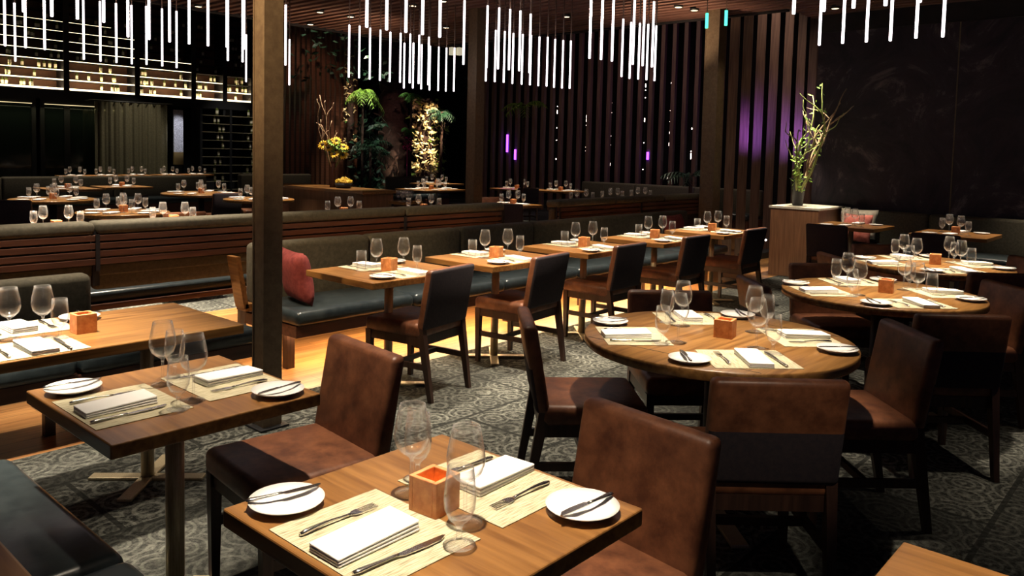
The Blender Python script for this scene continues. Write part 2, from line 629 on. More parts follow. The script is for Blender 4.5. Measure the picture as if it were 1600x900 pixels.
# marble wall on the right
bm = bmesh.new()
yy = 4.15
for wd in (1.72, 1.75, 1.75, 1.75, 1.75):
    box(bm, 10.85, 10.92, yy - wd + .006, yy, 0, 3.22)
    yy -= wd
struct(new('wall_right', bm, 'marble'))
bm = bmesh.new()
box(bm, 10.87, 11.05, -4.6, 4.15, 0, 3.21)
box(bm, 10.82, 11.05, -4.6, 4.15, 3.22, CZ + .1)
struct(new('wall_right_backing', bm, 'dark'))
bm = bmesh.new()
box(bm, 10.845, 10.849, 4.15 - 1.722, 4.15 - 1.708, .86, 3.22)
struct(new('trim_1', bm, 'col'))
bm = bmesh.new()
box(bm, 21.5, 21.7, -1, 26, 0, 6)
struct(new('wall_back', bm, 'dark'))
bm = bmesh.new()
box(bm, -2, 22, 24.6, 24.8, 0, 6)
struct(new('wall_left', bm, 'dark'))
bm = bmesh.new()
box(bm, 11.05, 22, -1.2, -1.0, 0, 6)
struct(new('wall_front', bm, 'dark'))

# ------------------------------------------------------------------ columns
def column(x0, y0, s, h, label, lit=False):
    t = thing('steel_column', label, 'column', (x0 + s / 2, y0 + s / 2, 0), 0, 'square steel columns')
    b = bmesh.new()
    f = .012
    h_ = s / 2
    # wide flange post: two flanges and side plates slightly set in
    box(b, -h_, h_, -h_, -h_ + f, 0, h)
    box(b, -h_, h_, h_ - f, h_, 0, h)
    box(b, -h_ + .004, h_ - .004, -h_ + f, h_ - f, 0, h)
    new('shaft', b, 'col', t)
    b = bmesh.new()
    box(b, -h_ - .03, h_ + .03, -h_ - .03, h_ + .03, 0, .012, .003)
    new('base_plate', b, 'black', t)
    return t


column(2.205, 3.70, .112, CZ, 'dark square steel column in front of the long bench, nearest of the columns')
column(7.735, 7.60, .165, CZ, 'dark square steel column behind the middle of the slatted bench')
column(9.61, 4.99, .20, CZ, 'dark square steel column beside the purple lit slats')

spot(1.0, 3.3, 3.3, 430, 46, (1, .72, .42), (2.2, 3.75, 2.3), .8)  # added accent for the near column's left face, no fixture
spot(9.0, 4.2, 3.3, 25, 60, (1, .8, .55), (9.65, 5.05, 1.8), .8)
# ------------------------------------------------------------------ chair
def rbox(bm, cx, cy, cz, sx, sy, sz, bev, rx=0.0, mi=0):
    """rounded cushion, rotated about x"""
    vs = box(bm, -sx / 2, sx / 2, -sy / 2, sy / 2, -sz / 2, sz / 2, bev, mi, 3)
    mt = Matrix.Translation((cx, cy, cz)) @ Matrix.Rotation(rx, 4, 'X')
    bmesh.ops.transform(bm, matrix=mt, verts=vs)
    for v in vs:
        for f in v.link_faces:
            f.smooth = True


def make_chair(name, seatm, backm, wd=.45, capz=9.0):
    # diner faces +y, origin at the seat centre on the floor
    t = thing(name, '', 'chair')
    h = wd / 2
    b = bmesh.new()
    rbox(b, 0, .01, .425, wd, .45, .09, .028)
    seat_o = new('seat', b, seatm, t, True)
    b = bmesh.new()
    vs = box(b, -h, h, -.03, .03, 0, .37, .022, 0, 3)
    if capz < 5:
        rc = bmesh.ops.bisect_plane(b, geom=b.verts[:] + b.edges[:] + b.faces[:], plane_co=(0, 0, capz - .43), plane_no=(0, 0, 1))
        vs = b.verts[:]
    # gentle backward lean and hollow
    for v in vs:
        z = v.co.z / .37
        v.co.y += -.065 * z - .012 * math.cos(v.co.x / h * 1.4)
    bmesh.ops.transform(b, matrix=Matrix.Translation((0, -.2, .43)), verts=vs)
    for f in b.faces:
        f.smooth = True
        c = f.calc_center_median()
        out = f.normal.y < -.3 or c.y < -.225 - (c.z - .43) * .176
        f.material_index = 1 if (out and c.z < capz) else 0  # outer back below capz takes the darker shade colour
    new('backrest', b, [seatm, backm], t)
    for sx in (-1, 1):
        b = bmesh.new()
        taper(b, (sx * (h - .022), .205, 0), (sx * (h - .022), .205, .39), (.014, .014), (.019, .021))
        new('leg', b, 'chairwood', t)
        b = bmesh.new()
        taper(b, (sx * (h - .03), -.275, 0), (sx * (h - .022), -.2, .44), (.013, .015), (.019, .024))
        new('leg', b, 'chairwood', t)
        b = bmesh.new()
        taper(b, (sx * (h - .022), -.235, .2), (sx * (h - .022), -.235, .201), (.001, .001), (.001, .001))
        b.clear()
        box(b, sx * (h - .022) - .009, sx * (h - .022) + .009, -.235, .2, .19, .225)
        new('stretcher', b, 'chairwood', t)
    b = bmesh.new()
    box(b, -h + .03, h - .03, -.02, .002, .192, .222)
    new('cross_stretcher', b, 'chairwood', t)
    b = bmesh.new()
    for sx in (-1, 1):
        box(b, sx * (h - .022) - .011, sx * (h - .022) + .011, -.2, .2, .335, .392)
    box(b, -h + .03, h - .03, .194, .216, .335, .39)
    box(b, -h + .03, h - .03, -.212, -.19, .335, .39)
    new('seat_frame', b, 'chairwood', seat_o)
    return t


CH_B = make_chair('dining_chair', 'leather', 'backshade', .45, .62)
CH_D = make_chair('dining_chair', 'leather', 'backshade')


def chair(proto, x, y, ang, label, group):
    # ang = direction the sitter faces, degrees from +x
    return place(proto, label, (x, y, 0), math.radians(ang - 90), group)


spot(1.1, -.4, 3.3, 150, 13, WARM, (2.45, 1.02, .80), .5)  # accent added to light one outer chair back, without a fixture
GS = 'leather chairs at the square tables'
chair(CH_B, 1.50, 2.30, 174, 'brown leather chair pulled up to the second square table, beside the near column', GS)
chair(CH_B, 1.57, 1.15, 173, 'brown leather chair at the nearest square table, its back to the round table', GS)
GR = 'leather chairs along the bench row'
rowang = [100, 97, 92, 90, 90]
for i, (x, y) in enumerate([(3.30, 3.73), (4.27, 3.72), (5.33, 3.74), (6.42, 3.74), (7.60, 3.72)]):
    chair(CH_D, x, y, rowang[i], 'leather chair with shaded dark back at the %s table of the bench row' % ORD[i], GR)
GT = 'leather chairs around the round tables'
RN = ['near', 'middle', 'far']
SIDE = {225: 'camera side', 135: 'left side', 315: 'right side', 45: 'far side'}
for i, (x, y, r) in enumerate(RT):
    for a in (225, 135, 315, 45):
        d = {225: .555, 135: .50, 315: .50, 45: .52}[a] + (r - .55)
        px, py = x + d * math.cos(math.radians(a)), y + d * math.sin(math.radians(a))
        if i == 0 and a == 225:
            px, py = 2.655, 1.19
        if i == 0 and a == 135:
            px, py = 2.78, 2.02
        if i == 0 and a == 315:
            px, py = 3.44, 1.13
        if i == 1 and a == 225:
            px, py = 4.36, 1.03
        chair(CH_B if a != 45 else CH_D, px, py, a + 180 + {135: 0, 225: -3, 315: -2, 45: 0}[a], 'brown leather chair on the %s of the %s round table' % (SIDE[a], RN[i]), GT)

# ------------------------------------------------------------------ tables
def base_post(t, x, y, h=.70, r=.028, foot=.25):
    b = bmesh.new()
    lathe(b, [(0, 0.0), (r, 0.0), (r, h), (0, h)], 20, (x, y, 0.012))
    po = new('post', b, 'steel', t)
    b = bmesh.new()
    for k in range(4):
        a = PI / 4 + k * PI / 2
        rot = Matrix.Translation((x, y, 0)) @ Matrix.Rotation(a, 4, 'Z')
        box(b, 0, foot, -.03, .03, 0, .014, .004, rot=rot)
    new('foot', b, 'steel', t)
    b = bmesh.new()
    box(b, x - .12, x + .12, y - .12, y + .12, .685, .70, .002)
    new('mounting_plate', b, 'black', po)


def square_table(x, y, a, bb, label, posts=((0, 0),), top='top'):
    t = thing('dining_table', label, 'table', (x, y, 0), 0, 'square tables')
    b = bmesh.new()
    box(b, -a / 2, a / 2, -bb / 2, bb / 2, .70, .74, .004)
    new('tabletop', b, top, t)
    for px, py in posts:
        base_post(t, px, py)
    return t


def round_table(x, y, r, label):
    t = thing('round_table', label, 'table', (x, y, 0), 0, 'round tables')
    b = bmesh.new()
    lathe(b, [(0, .70), (r - .004, .70), (r, .704), (r, .736), (r - .004, .74), (0, .74)], 72)
    new('tabletop', b, 'topx', t)
    b = bmesh.new()   # the two seams where the drop leaves fold
    for s in (-1, 1):
        k = r * .72
        w_ = math.sqrt(r * r - k * k) - .01
        box(b, s * k - .0015, s * k + .0015, -w_, w_, .7395, .7408)
    new('leaf_seam', b, 'black', t)
    b = bmesh.new()
    lathe(b, [(0, 0), (.045, 0), (.045, .685), (0, .685)], 24, (0, 0, .014))
    new('post', b, 'black', t)
    b = bmesh.new()
    for k in range(4):
        rot = Matrix.Rotation(PI / 4 + k * PI / 2, 4, 'Z')
        box(b, 0, .38, -.035, .035, 0, .016, .004, rot=rot)
    new('foot', b, 'steel', t)
    return t


square_table(*T1, .635, .64, 'nearest square walnut table, with woven placemats and amber candle holder')
square_table(*T2, .63, .64, 'second square walnut table, darker, beside the leather chair and near column')
square_table(*T0, .60, .60, 'bare square table corner at the bottom right, on its own')
square_table(TL[0], TL[1], 1.36, .66, 'long walnut table brightly lit, left of the near column', ((-.33, 0), (.45, .10)), 'topx')
for i, (x, y) in enumerate(ROW):
    square_table(x, y, .79, .67, 'walnut table, %s along the long bench counted from the near column' % ORD[i])
for i, (x, y, r) in enumerate(RT):
    round_table(x, y, r, '%s round walnut table on the right of the room' % RN[i])

# ------------------------------------------------------------------ table ware prototypes
def glass_prof(kind):
    if kind == 'wine':
        return ([(0, 0), (.036, 0), (.037, .0015), (.02, .004), (.006, .009), (.004, .02), (.0038, .075), (.006, .085), (.02, .094), (.034, .108), (.040, .126), (.0405, .140),
                 (.038, .16), (.033, .185), (.0285, .205)],
                [(.0275, .205), (.032, .185), (.037, .16), (.0393, .14), (.0388, .126), (.033, .11), (.019, .097), (.0, .09)])
    if kind == 'goblet':
        return ([(0, 0), (.031, 0), (.032, .0015), (.018, .004), (.007, .009), (.0055, .018), (.0055, .034), (.009, .042), (.022, .054), (.030, .072), (.032, .092), (.030, .12), (.0265, .155)],
                [(.0255, .155), (.029, .12), (.0308, .092), (.0288, .073), (.021, .057), (0, .047)])
    return ([(0, 0), (.028, 0), (.029, .002), (.031, .06), (.032, .125)], [(.031, .125), (.030, .06), (.0275, .01), (0, .008)])


def make_glass(kind, name, n=24):
    t = thing(name, '', 'glass')
    o, i = glass_prof(kind)
    if kind == 'tumbler':
        b = bmesh.new()
        lathe(b, o + i, n)
        ob = new('tumbler_body', b, 'glass', t)
        return t
    cut = next(k for k, q in enumerate(o) if q[1] > (.08 if kind == 'wine' else .036))
    b = bmesh.new()
    lathe(b, o[:cut] + [(0, o[cut - 1][1])], n)
    new('stem_and_foot', b, 'glass', t)
    b = bmesh.new()
    lathe(b, [(0, o[cut - 1][1])] + o[cut - 1:] + i, n)
    new('bowl', b, 'glass', t)
    return t


P = {}
P['wine'] = make_glass('wine', 'wine_glass')
P['goblet'] = make_glass('goblet', 'water_goblet')
P['tumbler'] = make_glass('tumbler', 'water_tumbler')


def single(name, cat, bm, mat, smooth=False):
    o = new(name, bm, mat, None, smooth)
    tag(o, '', cat)
    return o


# simple far versions of the glasses: one mesh each
def far_glass(kind, name):
    b = bmesh.new()
    o, i = glass_prof(kind)
    lathe(b, o + i, 10)
    return single(name, 'glass', b, 'glassfar')


M['glassfar'] = glassmat('clear_glass_sheen', (1, 1, 1), 0.12, 0.9)
P['fwine'] = far_glass('wine', 'wine_glass')
P['fgoblet'] = far_glass('goblet', 'water_goblet')
b = bmesh.new()
lathe(b, [(0, 0), (.045, 0), (.05, .005), (.079, .016), (.08, .0185), (.05, .010), (0, .006)], 40)
P['plate'] = single('bread_plate', 'plate', b, 'china')
b = bmesh.new()
lathe(b, [(0, 0), (.045, 0), (.08, .012), (.08, .0145), (.05, .008), (0, .006)], 12)
P['fplate'] = single('bread_plate', 'plate', b, 'china')
b = bmesh.new()   # napkin folded in layers, long side along x (inward)
for k in range(3):
    box(b, -.1, .1, -.047 + .001 * k, .047, .0005 + .0072 * k, .0070 + .0072 * k, .0028, 0, 2)
for v in b.verts:
    v.co.z += (.004 * math.sin(v.co.x * 22) + .002 * math.sin(v.co.y * 50 + 1)) * (v.co.z / .022)
P['napkin'] = single('folded_napkin', 'napkin', b, 'linen', True)
b = bmesh.new()
box(b, -.1, .1, -.047, .047, .0005, .022, .004)
P['fnapkin'] = single('folded_napkin', 'napkin', b, 'linen')
b = bmesh.new()
box(b, -.135, .135, -.165, .165, .0, .0022)
P['mat'] = single('woven_placemat', 'placemat', b, 'mat')


def make_knife(L, name):
    t = thing(name, '', 'knife')
    b = bmesh.new()
    pts = []
    n = 8
    for k in range(n + 1):
        u = k / n
        pts.append((-L / 2 + u * L * .46, 0, .006))
    tube(b, pts, [.0045, .0068, .0062, .0055, .0048, .0044, .0042, .0042, .005], 8)
    for v in b.verts:
        v.co.z = .001 + (v.co.z - .006) * .6 + .0045
    new('handle', b, 'silver', t)
    b = bmesh.new()
    prof = [(-.04 * L, -.004), (0, -.0095), (.25 * L, -.0105), (.42 * L, -.008), (.5 * L, .002), (.48 * L, .006), (.2 * L, .006), (-.04 * L, .004)]
    prism(b, prof, .0035, .0055)
    new('blade', b, 'silver', t)
    return t


def make_fork():
    t = thing('dinner_fork', '', 'fork')
    b = bmesh.new()
    pts = [(-.095 + .012 * k, 0, .004 + .004 * math.sin(k / 10 * PI)) for k in range(11)]
    tube(b, pts, [.004, .0058, .0052, .0046, .004, .0036, .003, .0026, .0026, .0032, .004], 8)
    new('handle', b, 'silver', t)
    b = bmesh.new()
    prism(b, [(.024, -.003), (.036, -.0105), (.05, -.0115), (.05, .0115), (.036, .0105), (.024, .003)], .003, .005)
    for k in range(4):
        yk = -.0092 + k * .0061
        box(b, .049, .092, yk - .0013, yk + .0013, .003, .0048)
    new('tines', b, 'silver', t)
    return t


P['knife'] = make_knife(.215, 'dinner_knife')
P['bknife'] = make_knife(.165, 'butter_knife')
P['fork'] = make_fork()
t = thing('candle_holder', '', 'candle holder')
b = bmesh.new()
s_ = .039
for (x0, x1, y0, y1) in ((-s_, s_, -s_, -s_ + .011), (-s_, s_, s_ - .011, s_), (-s_, -s_ + .011, -s_ + .011, s_ - .011), (s_ - .011, s_, -s_ + .011, s_ - .011)):
    box(b, x0, x1, y0, y1, 0, .078, .002)
box(b, -s_ + .01, s_ - .01, -s_ + .01, s_ - .01, 0, .022)
new('cube_shell', b, 'candle', t)
b = bmesh.new()
lathe(b, [(0, .022), (.02, .022), (.02, .036), (0, .036)], 16)
new('tealight', b, 'flame', t)
P['candle'] = t
b = bmesh.new()
box(b, -.036, .036, -.036, .036, 0, .078, .003)
P['fcandle'] = single('candle_holder', 'candle holder', b, 'candle')

NAME = {'wine': 'tall stemmed wine glass', 'goblet': 'short stemmed water goblet', 'tumbler': 'straight water tumbler', 'plate': 'round white bread plate', 'napkin': 'folded white napkin',
        'mat': 'woven placemat', 'knife': 'steel dinner knife', 'bknife': 'steel butter knife on bread plate', 'fork': 'steel dinner fork', 'candle': 'amber cube candle holder'}


def setting(ex, ey, ang, sname, tname, kind='full', g2='goblet', z=.74, full=True, skip=()):
    """ex,ey: point on the table edge in front of the diner, ang: facing direction in radians"""
    f = Vector((math.cos(ang), math.sin(ang), 0))
    r = Vector((math.sin(ang), -math.cos(ang), 0))

    def at(inw, right, dz=0):
        return Vector((ex, ey, z + dz)) + f * inw + r * right
    j = lambda a: random.uniform(-a, a)
    L = lambda k: '%s, %s of %s' % (NAME[k], sname, tname)
    G = lambda k: NAME[k] + 's'
    far = kind == 'far'
    it = {}
    if not far:
        place(P['mat'], L('mat'), at(.15, 0), ang, G('mat'))
        dz = .0024
        place(P['napkin'], L('napkin'), at(.125 + j(.01), .015 + j(.006), dz), ang + j(.06), G('napkin'))
        place(P['fork'], L('fork'), at(.145 + j(.01), -.095, dz), ang + j(.08), G('fork'))
        place(P['knife'], L('knife'), at(.135 + j(.01), .105, dz), ang + j(.08), G('knife'))
        if 'plate' not in skip:
            pp = at(.10 + j(.01), -.235)
            pa = ang + PI * 0 + .35 + j(.25)
            place(P['plate'], L('plate'), pp, 0, G('plate'))
            place(P['bknife'], L('bknife'), pp + Vector((.0, .0, .0188)) + r * -.015 + f * .005, pa - .35, G('bknife'))
        place(P['wine'], L('wine'), at(.315 + j(.012), .10 + j(.01)), j(3), G('wine'))
        place(P[g2], L(g2), at(.24 + j(.012), .145 + j(.01), .0024 if g2 != 'x' else 0), j(3), G(g2))
    else:
        place(P['fnapkin'], L('napkin'), at(.13, .0), ang + j(.1), G('napkin'))
        place(P['fplate'], L('plate'), at(.12, -.20), 0, G('plate'))
        place(P['fwine'], L('wine'), at(.30 + j(.02), .08 + j(.02)), 0, G('wine'))
        place(P['fgoblet'], L('goblet'), at(.23 + j(.02), .16 + j(.02)), 0, G('goblet'))


def candle(x, y, tname, far=False, rz=0.0):
    place(P['fcandle' if far else 'candle'], 'amber cube candle holder in the middle of %s' % tname, (x, y, .74), rz, 'amber candle holders')


x, y = T1
setting(x - .317, y, 0, 'bench side', 'the nearest square table')
setting(x + .317, y, PI, 'chair side', 'the nearest square table')
candle(x - .005, y, 'the nearest square table', rz=.1)
x, y = T2
setting(x - .315, y - .02, 0, 'bench side', 'the second square table')
setting(x + .315, y, PI, 'chair side', 'the second square table')
x, y = TL
setting(x - .02, y + .33, -PI / 2, 'bench side', 'the long table')
setting(x - .10, y - .33, PI / 2, 'near side', 'the long table')
candle(x + .14, y - .03, 'the long table')
for i, (x, y) in enumerate(ROW):
    nm = 'bench row table %s from column' % ORD[i]
    setting(x, y - .335, PI / 2, 'chair side', nm)
    setting(x, y + .335, -PI / 2, 'bench side', nm, g2='tumbler')
    candle(x + .0, y + .0, 'the ' + nm, rz=.3)
for i, (x, y, r) in enumerate(RT):
    nm = 'the %s round table' % RN[i]
    for a in (225, 135, 315, 45):
        ar = math.radians(a)
        setting(x + (r - .05) * math.cos(ar), y + (r - .05) * math.sin(ar), ar + PI, SIDE[a], nm)
    candle(x + .03, y - .02, nm, rz=.2)

# ------------------------------------------------------------------ benches
def cushions(t, x0, x1, y0, y1, z0, z1, n, mat='seatleather', part='seat_cushion', along='x'):
    for k in range(n):
        b = bmesh.new()
        if along == 'x':
            a0, a1 = x0 + (x1 - x0) * k / n, x0 + (x1 - x0) * (k + 1) / n
            box(b, a0 + .003, a1 - .003, y0, y1, z0, z1, min(.04, (z1 - z0) * .38), 0, 4)
        else:
            a0, a1 = y0 + (y1 - y0) * k / n, y0 + (y1 - y0) * (k + 1) / n
            box(b, x0, x1, a0 + .003, a1 - .003, z0, z1, min(.04, (z1 - z0) * .38), 0, 4)
        new(part, b, mat, t, True)


def legs(t, pts, h, mat='steel', s=.025):
    for (x, y) in pts:
        b = bmesh.new()
        box(b, x - s, x + s, y - s, y + s, 0, h, .002)
        new('leg', b, mat, t)


# long bench the row of tables stands at
t = thing('banquette_bench', 'long banquette with slate leather seat and olive back along the row of tables', 'bench')
cushions(t, 2.80, 8.75, 4.30, 4.86, .36, .46, 6)
b = bmesh.new()
box(b, 2.82, 8.73, 4.34, 4.98, .28, .36, .004)
new('seat_frame', b, 'slat', t)
cushions(t, 2.84, 8.75, 4.86, 5.02, .40, .84, 6, 'olive', 'back_cushion')
b = bmesh.new()
q = [(2.70, .76), (2.735, .76), (2.80, .40), (2.765, .40)]
va = [b.verts.new((x, 4.88, z)) for x, z in q]
vb = [b.verts.new((x, 5.0, z)) for x, z in q]
b.faces.new(va)
b.faces.new(vb[::-1])
for i in range(4):
    b.faces.new((va[i], vb[i], vb[(i + 1) % 4], va[(i + 1) % 4]))
box(b, 2.775, 2.84, 4.88, 5.0, .38, .43)
new('end_panel', b, 'top', t)
legs(t, [(x, 4.66) for x in (2.97, 4.1, 5.2, 6.3, 7.4, 8.5)], .28, 'chairwood', .03)

# slatted bench behind, its back towards the camera
def slat_bench(x0, x1, label, n):
    t = thing('slatted_bench', label, 'bench', (0, 0, 0), 0, 'slatted benches seen from behind')
    b = bmesh.new()
    k = 0
    for zc in (.755, .805, .855, .905):
        box(b, x0 + .02, x1 - .02, 5.24, 5.262, zc - .019, zc + .019, .003)
    new('back_slats', b, 'slat', t)
    m_ = max(2, int((x1 - x0) / 1.15))
    for k in range(m_ + 1):
        b = bmesh.new()
        xx = x0 + .03 + (x1 - x0 - .06) * k / m_
        box(b, xx - .02, xx + .02, 5.262, 5.275, .60, .95)
        box(b, xx - .012, xx + .012, 5.228, 5.24, .70, .93)
        new('bracket', b, 'black', t)
    b = bmesh.new()
    box(b, x0, x1, 5.275, 5.36, .66, .735, .01)
    new('lower_rail', b, 'olive', t)
    cushions(t, x0, x1, 5.235, 5.42, .925, 1.005, n, 'olive', 'top_roll')
    cushions(t, x0 + .01, x1 - .01, 5.30, 5.40, .56, .93, n, 'olive', 'back_cushion')
    cushions(t, x0, x1, 5.40, 5.95, .455, .535, n)
    b = bmesh.new()
    box(b, x0 + .01, x1 - .01, 5.36, 5.93, .42, .455, .004)
    new('seat_frame', b, 'slat', t)
    legs(t, [(x0 + .1 + (x1 - x0 - .2) * k / m_, 5.7) for k in range(m_ + 1)], .42, 'chairwood', .025)
    return t


slat_bench(-.6, 5.78, 'long bench with slatted wooden back and olive top roll behind the row', 5)
slat_bench(6.62, 9.9, 'shorter slatted back bench right of the gap in the long one', 3)

# bench of the long table, left
t = thing('banquette_bench', 'banquette with slate seat and short olive back behind the lit long table', 'bench')
cushions(t, -.5, 2.42, 4.10, 4.56, .36, .46, 3)
b = bmesh.new()
box(b, -.5, 2.40, 4.13, 4.56, .28, .36, .004)
new('seat_frame', b, 'slat', t)
cushions(t, -.5, 1.66, 4.50, 4.62, .44, .80, 2, 'olive', 'back_cushion')
legs(t, [(.2, 4.4), (1.4, 4.4), (2.2, 4.4)], .28, 'chairwood')
# bench down the left edge of the picture
t = thing('banquette_bench', 'dark leather bench along the left of the two nearest square tables', 'bench')
cushions(t, .36, .825, -.8, 2.96, .36, .46, 4, 'seatleather', 'seat_cushion', 'y')
b = bmesh.new()
box(b, .33, .79, -.8, 2.95, .28, .36, .004)
new('seat_frame', b, 'slat', t)
b = bmesh.new()
box(b, .20, .37, -.8, 2.95, .30, .80, .02)
new('back_panel', b, 'olive', t)
b = bmesh.new()
box(b, .19, .40, -.8, 2.95, .80, .835, .006)
new('back_ledge', b, 'top', t)
legs(t, [(.55, -.5), (.55, .9), (.55, 2.7)], .28, 'chairwood')
# marble wall bench
t = thing('banquette_bench', 'olive banquette running along the dark marble wall', 'bench')
cushions(t, 10.0, 10.62, -1.5, 3.64, .36, .46, 5, 'seatleather', 'seat_cushion', 'y')
cushions(t, 10.60, 10.78, -1.5, 3.64, .40, .87, 5, 'olive', 'back_cushion', 'y')
b = bmesh.new()
box(b, 10.05, 10.78, -1.5, 3.64, .0, .36, .004)
new('plinth', b, 'slat', t)


def pillow(x, y, z, w_, h_, d_, rz, rx, mat, label):
    b = bmesh.new()
    n = 12
    g = []
    for s in (-1, 1):
        rows = []
        for i in range(n + 1):
            row = []
            for k in range(n + 1):
                u, v = i / n * 2 - 1, k / n * 2 - 1
                th = d_ / 2 * (max(0, 1 - u ** 4) ** .6) * (max(0, 1 - v ** 4) ** .6)
                px = u * w_ / 2 * (1 - .07 * (1 - abs(v)) * 1)
                pz = v * h_ / 2 * (1 - .07 * (1 - abs(u)) * 1)
                row.append(b.verts.new((px, s * th, pz)))
            rows.append(row)
        for i in range(n):
            for k in range(n):
                q = [rows[i][k], rows[i + 1][k], rows[i + 1][k + 1], rows[i][k + 1]]
                b.faces.new(q if s < 0 else q[::-1])
    bmesh.ops.remove_doubles(b, verts=b.verts, dist=1e-5)
    o = new('throw_pillow', b, mat, None, True)
    o.location = (x, y, z)
    o.rotation_euler = (rx, 0, rz)
    tag(o, label, 'pillow', 'throw pillows')
    return o


pillow(2.99, 4.60, .64, .40, .36, .14, math.radians(78), math.radians(-10), 'red', 'dark red throw pillow at the column end of the long bench')
pillow(8.25, 4.76, .64, .44, .36, .13, 0, math.radians(-14), 'red', 'dark red throw pillow at the far end of the long bench')
pillow(10.50, 3.40, .70, .46, .38, .12, math.radians(90), math.radians(12), 'cream', 'cream throw pillow on the marble wall bench, behind the coral one')
pillow(10.33, 3.36, .655, .38, .36, .13, math.radians(82), math.radians(10), 'pink', 'coral throw pillow leaning at the marble wall bench end')

# ------------------------------------------------------------------ marble side tables
for k, (x, y, lab) in enumerate([(9.65, 3.20, 'small dark table by the coral pillow'), (9.58, 2.08, 'small table on the right by the marble wall bench')]):
    square_table(x, y, .78, .74, lab + ', walnut top')
    nm = ('the table by the coral pillow', 'the right marble wall table')[k]
    setting(x - .37, y, 0, 'camera side', nm, 'far')
    setting(x + .37, y, PI, 'bench side', nm, 'far')
    if k:
        candle(x, y, nm, True)
        spot(x, y, CZ - .12, 330, 38)
for x, y, a, lab in [(8.9, 2.05, 0, 'dark chair facing the right marble wall table'), (8.98, 3.15, 0, 'dark chair facing the table by the coral pillow')]:
    chair(CH_D, x, y, a, lab, 'chairs by the marble wall')

# host stand with willow branches
t = thing('host_stand', 'tall wooden host stand with white top beside the slatted screen', 'host stand', (10.30, 3.99, 0))
b = bmesh.new()
box(b, -.42, .42, -.31, .31, 0, .87, .004)
new('cabinet', b, 'stand', t)
b = bmesh.new()
box(b, -.44, .44, -.33, .33, .87, .90, .004)
new('top', b, 'cream', t)
spot(10.2, 4.0, CZ - .12, 700, 26)
spot(7.9, 3.1, 3.3, 240, 26, WARM, (10.0, 4.0, .45), .8)  # low spot added to brighten the stand's front, no lamp there
spot(9.9, 3.3, CZ - .12, 330, 34)  # added spot to lift the pillows on the wall bench
b = bmesh.new()
lathe(b, [(0, 0), (.06, 0), (.065, .01), (.10, .34), (.115, .345), (.115, .355), (.09, .355), (.055, .02), (0, .02)], 24)
o = new('flared_vase', b, 'black', None)
o.location = (10.20, 4.08, .90)
tag(o, 'dark flared vase holding willow branches on the host stand', 'vase')
t = thing('willow_branches', 'curly willow branches with green leaves in the dark vase', 'branches', (10.20, 4.08, .925))


def branch(p, d, L, r, curl, steps=14):
    pts = [Vector(p)]
    d = Vector(d).normalized()
    for k in range(steps):
        d = (d + Vector((random.uniform(-curl, curl), random.uniform(-curl, curl), random.uniform(-curl * .6, curl * .8)))).normalized()
        pts.append(pts[-1] + d * L / steps)
    return pts


def leafq(bm, p, s, mi=0):
    d = Vector((random.uniform(-1, 1), random.uniform(-1, 1), random.uniform(-1, .6))).normalized()
    a = d.orthogonal().normalized()
    b_ = d.cross(a)
    q = [Vector(p), Vector(p) + d * s * .5 + a * s * .22 + b_ * s * .05, Vector(p) + d * s, Vector(p) + d * s * .5 - a * s * .22 + b_ * s * .05]
    vs = [bm.verts.new(v) for v in q]
    vs2 = [bm.verts.new(v + b_ * .0015) for v in q]
    for f in (bm.faces.new(vs), bm.faces.new(vs2[::-1])):
        f.material_index = mi
    for i in range(4):
        bm.faces.new((vs[i], vs2[i], vs2[(i + 1) % 4], vs[(i + 1) % 4])).material_index = mi


random.seed(3)
bl = bmesh.new()
CRX = Vector((math.sin(CYW), -math.cos(CYW), 0))
for k, (dx, dz, L) in enumerate([(-.10, 1, 1.35), (-.05, 1, 1.1), (.02, 1, 1.5), (.10, 1, 1.45), (.16, 1, 1.35), (.28, 1, 1.3), (-.16, 1, 1.0), (.06, 1, .95)]):
    L *= 1.12
    d = CRX * dx * 1.3 + Vector((random.uniform(-.22, -.08), random.uniform(-.12, .0), dz))
    pts = branch((0, 0, 0), d, L, .01, .20 if k < 5 else .3, 20)
    pts = [Vector((0, 0, 0)) + (q - pts[0]) for q in pts]
    b = bmesh.new()
    n = len(pts)
    tube(b, pts, [.013 * (1 - i / n) + .005 for i in range(n)], 6)
    # side twigs
    for q in range(2):
        i = random.randint(n // 2, n - 4)
        tw = branch(pts[i], CRX * random.uniform(-.6, 1.0) + Vector((0, 0, .8)), .4, .005, .4, 9)
        tube(b, tw, [.006 * (1 - s / 10) + .003 for s in range(len(tw))], 5)
    new('branch', b, 'twigg' if k in (0, 1, 2, 6, 7) else 'twig', t)
    if k in (0, 1, 2, 6, 7):
        for i in range(4, n):
            for _ in range(3 if i < 15 else 1):
                leafq(bl, pts[i] + Vector((random.gauss(0, .02), random.gauss(0, .02), random.gauss(0, .02))), random.uniform(.04, .075))
o = new('leaves', bl, 'leafb', t)
spot(9.7, 3.6, 3.2, 150, 30, (1, .95, .65), (10.2, 4.08, 1.9))

# ------------------------------------------------------------------ slatted screens
SG = 'upright slats of the purple lit screen'
for k, xx in enumerate((10.93, 11.36, 11.83, 12.33, 12.87, 13.42, 13.93)):
    b = bmesh.new()
    box(b, -.02, .02, -.068, .068, 0, 4.4, .004)
    o = new('screen_slat', b, 'screen', None)
    o.location = (xx, 5.42, 0)
    o.rotation_euler = (0, 0, math.radians(24))
    tag(o, 'upright wooden slat of the purple lit screen, %s from the column' % ORD[k], 'slat', SG)
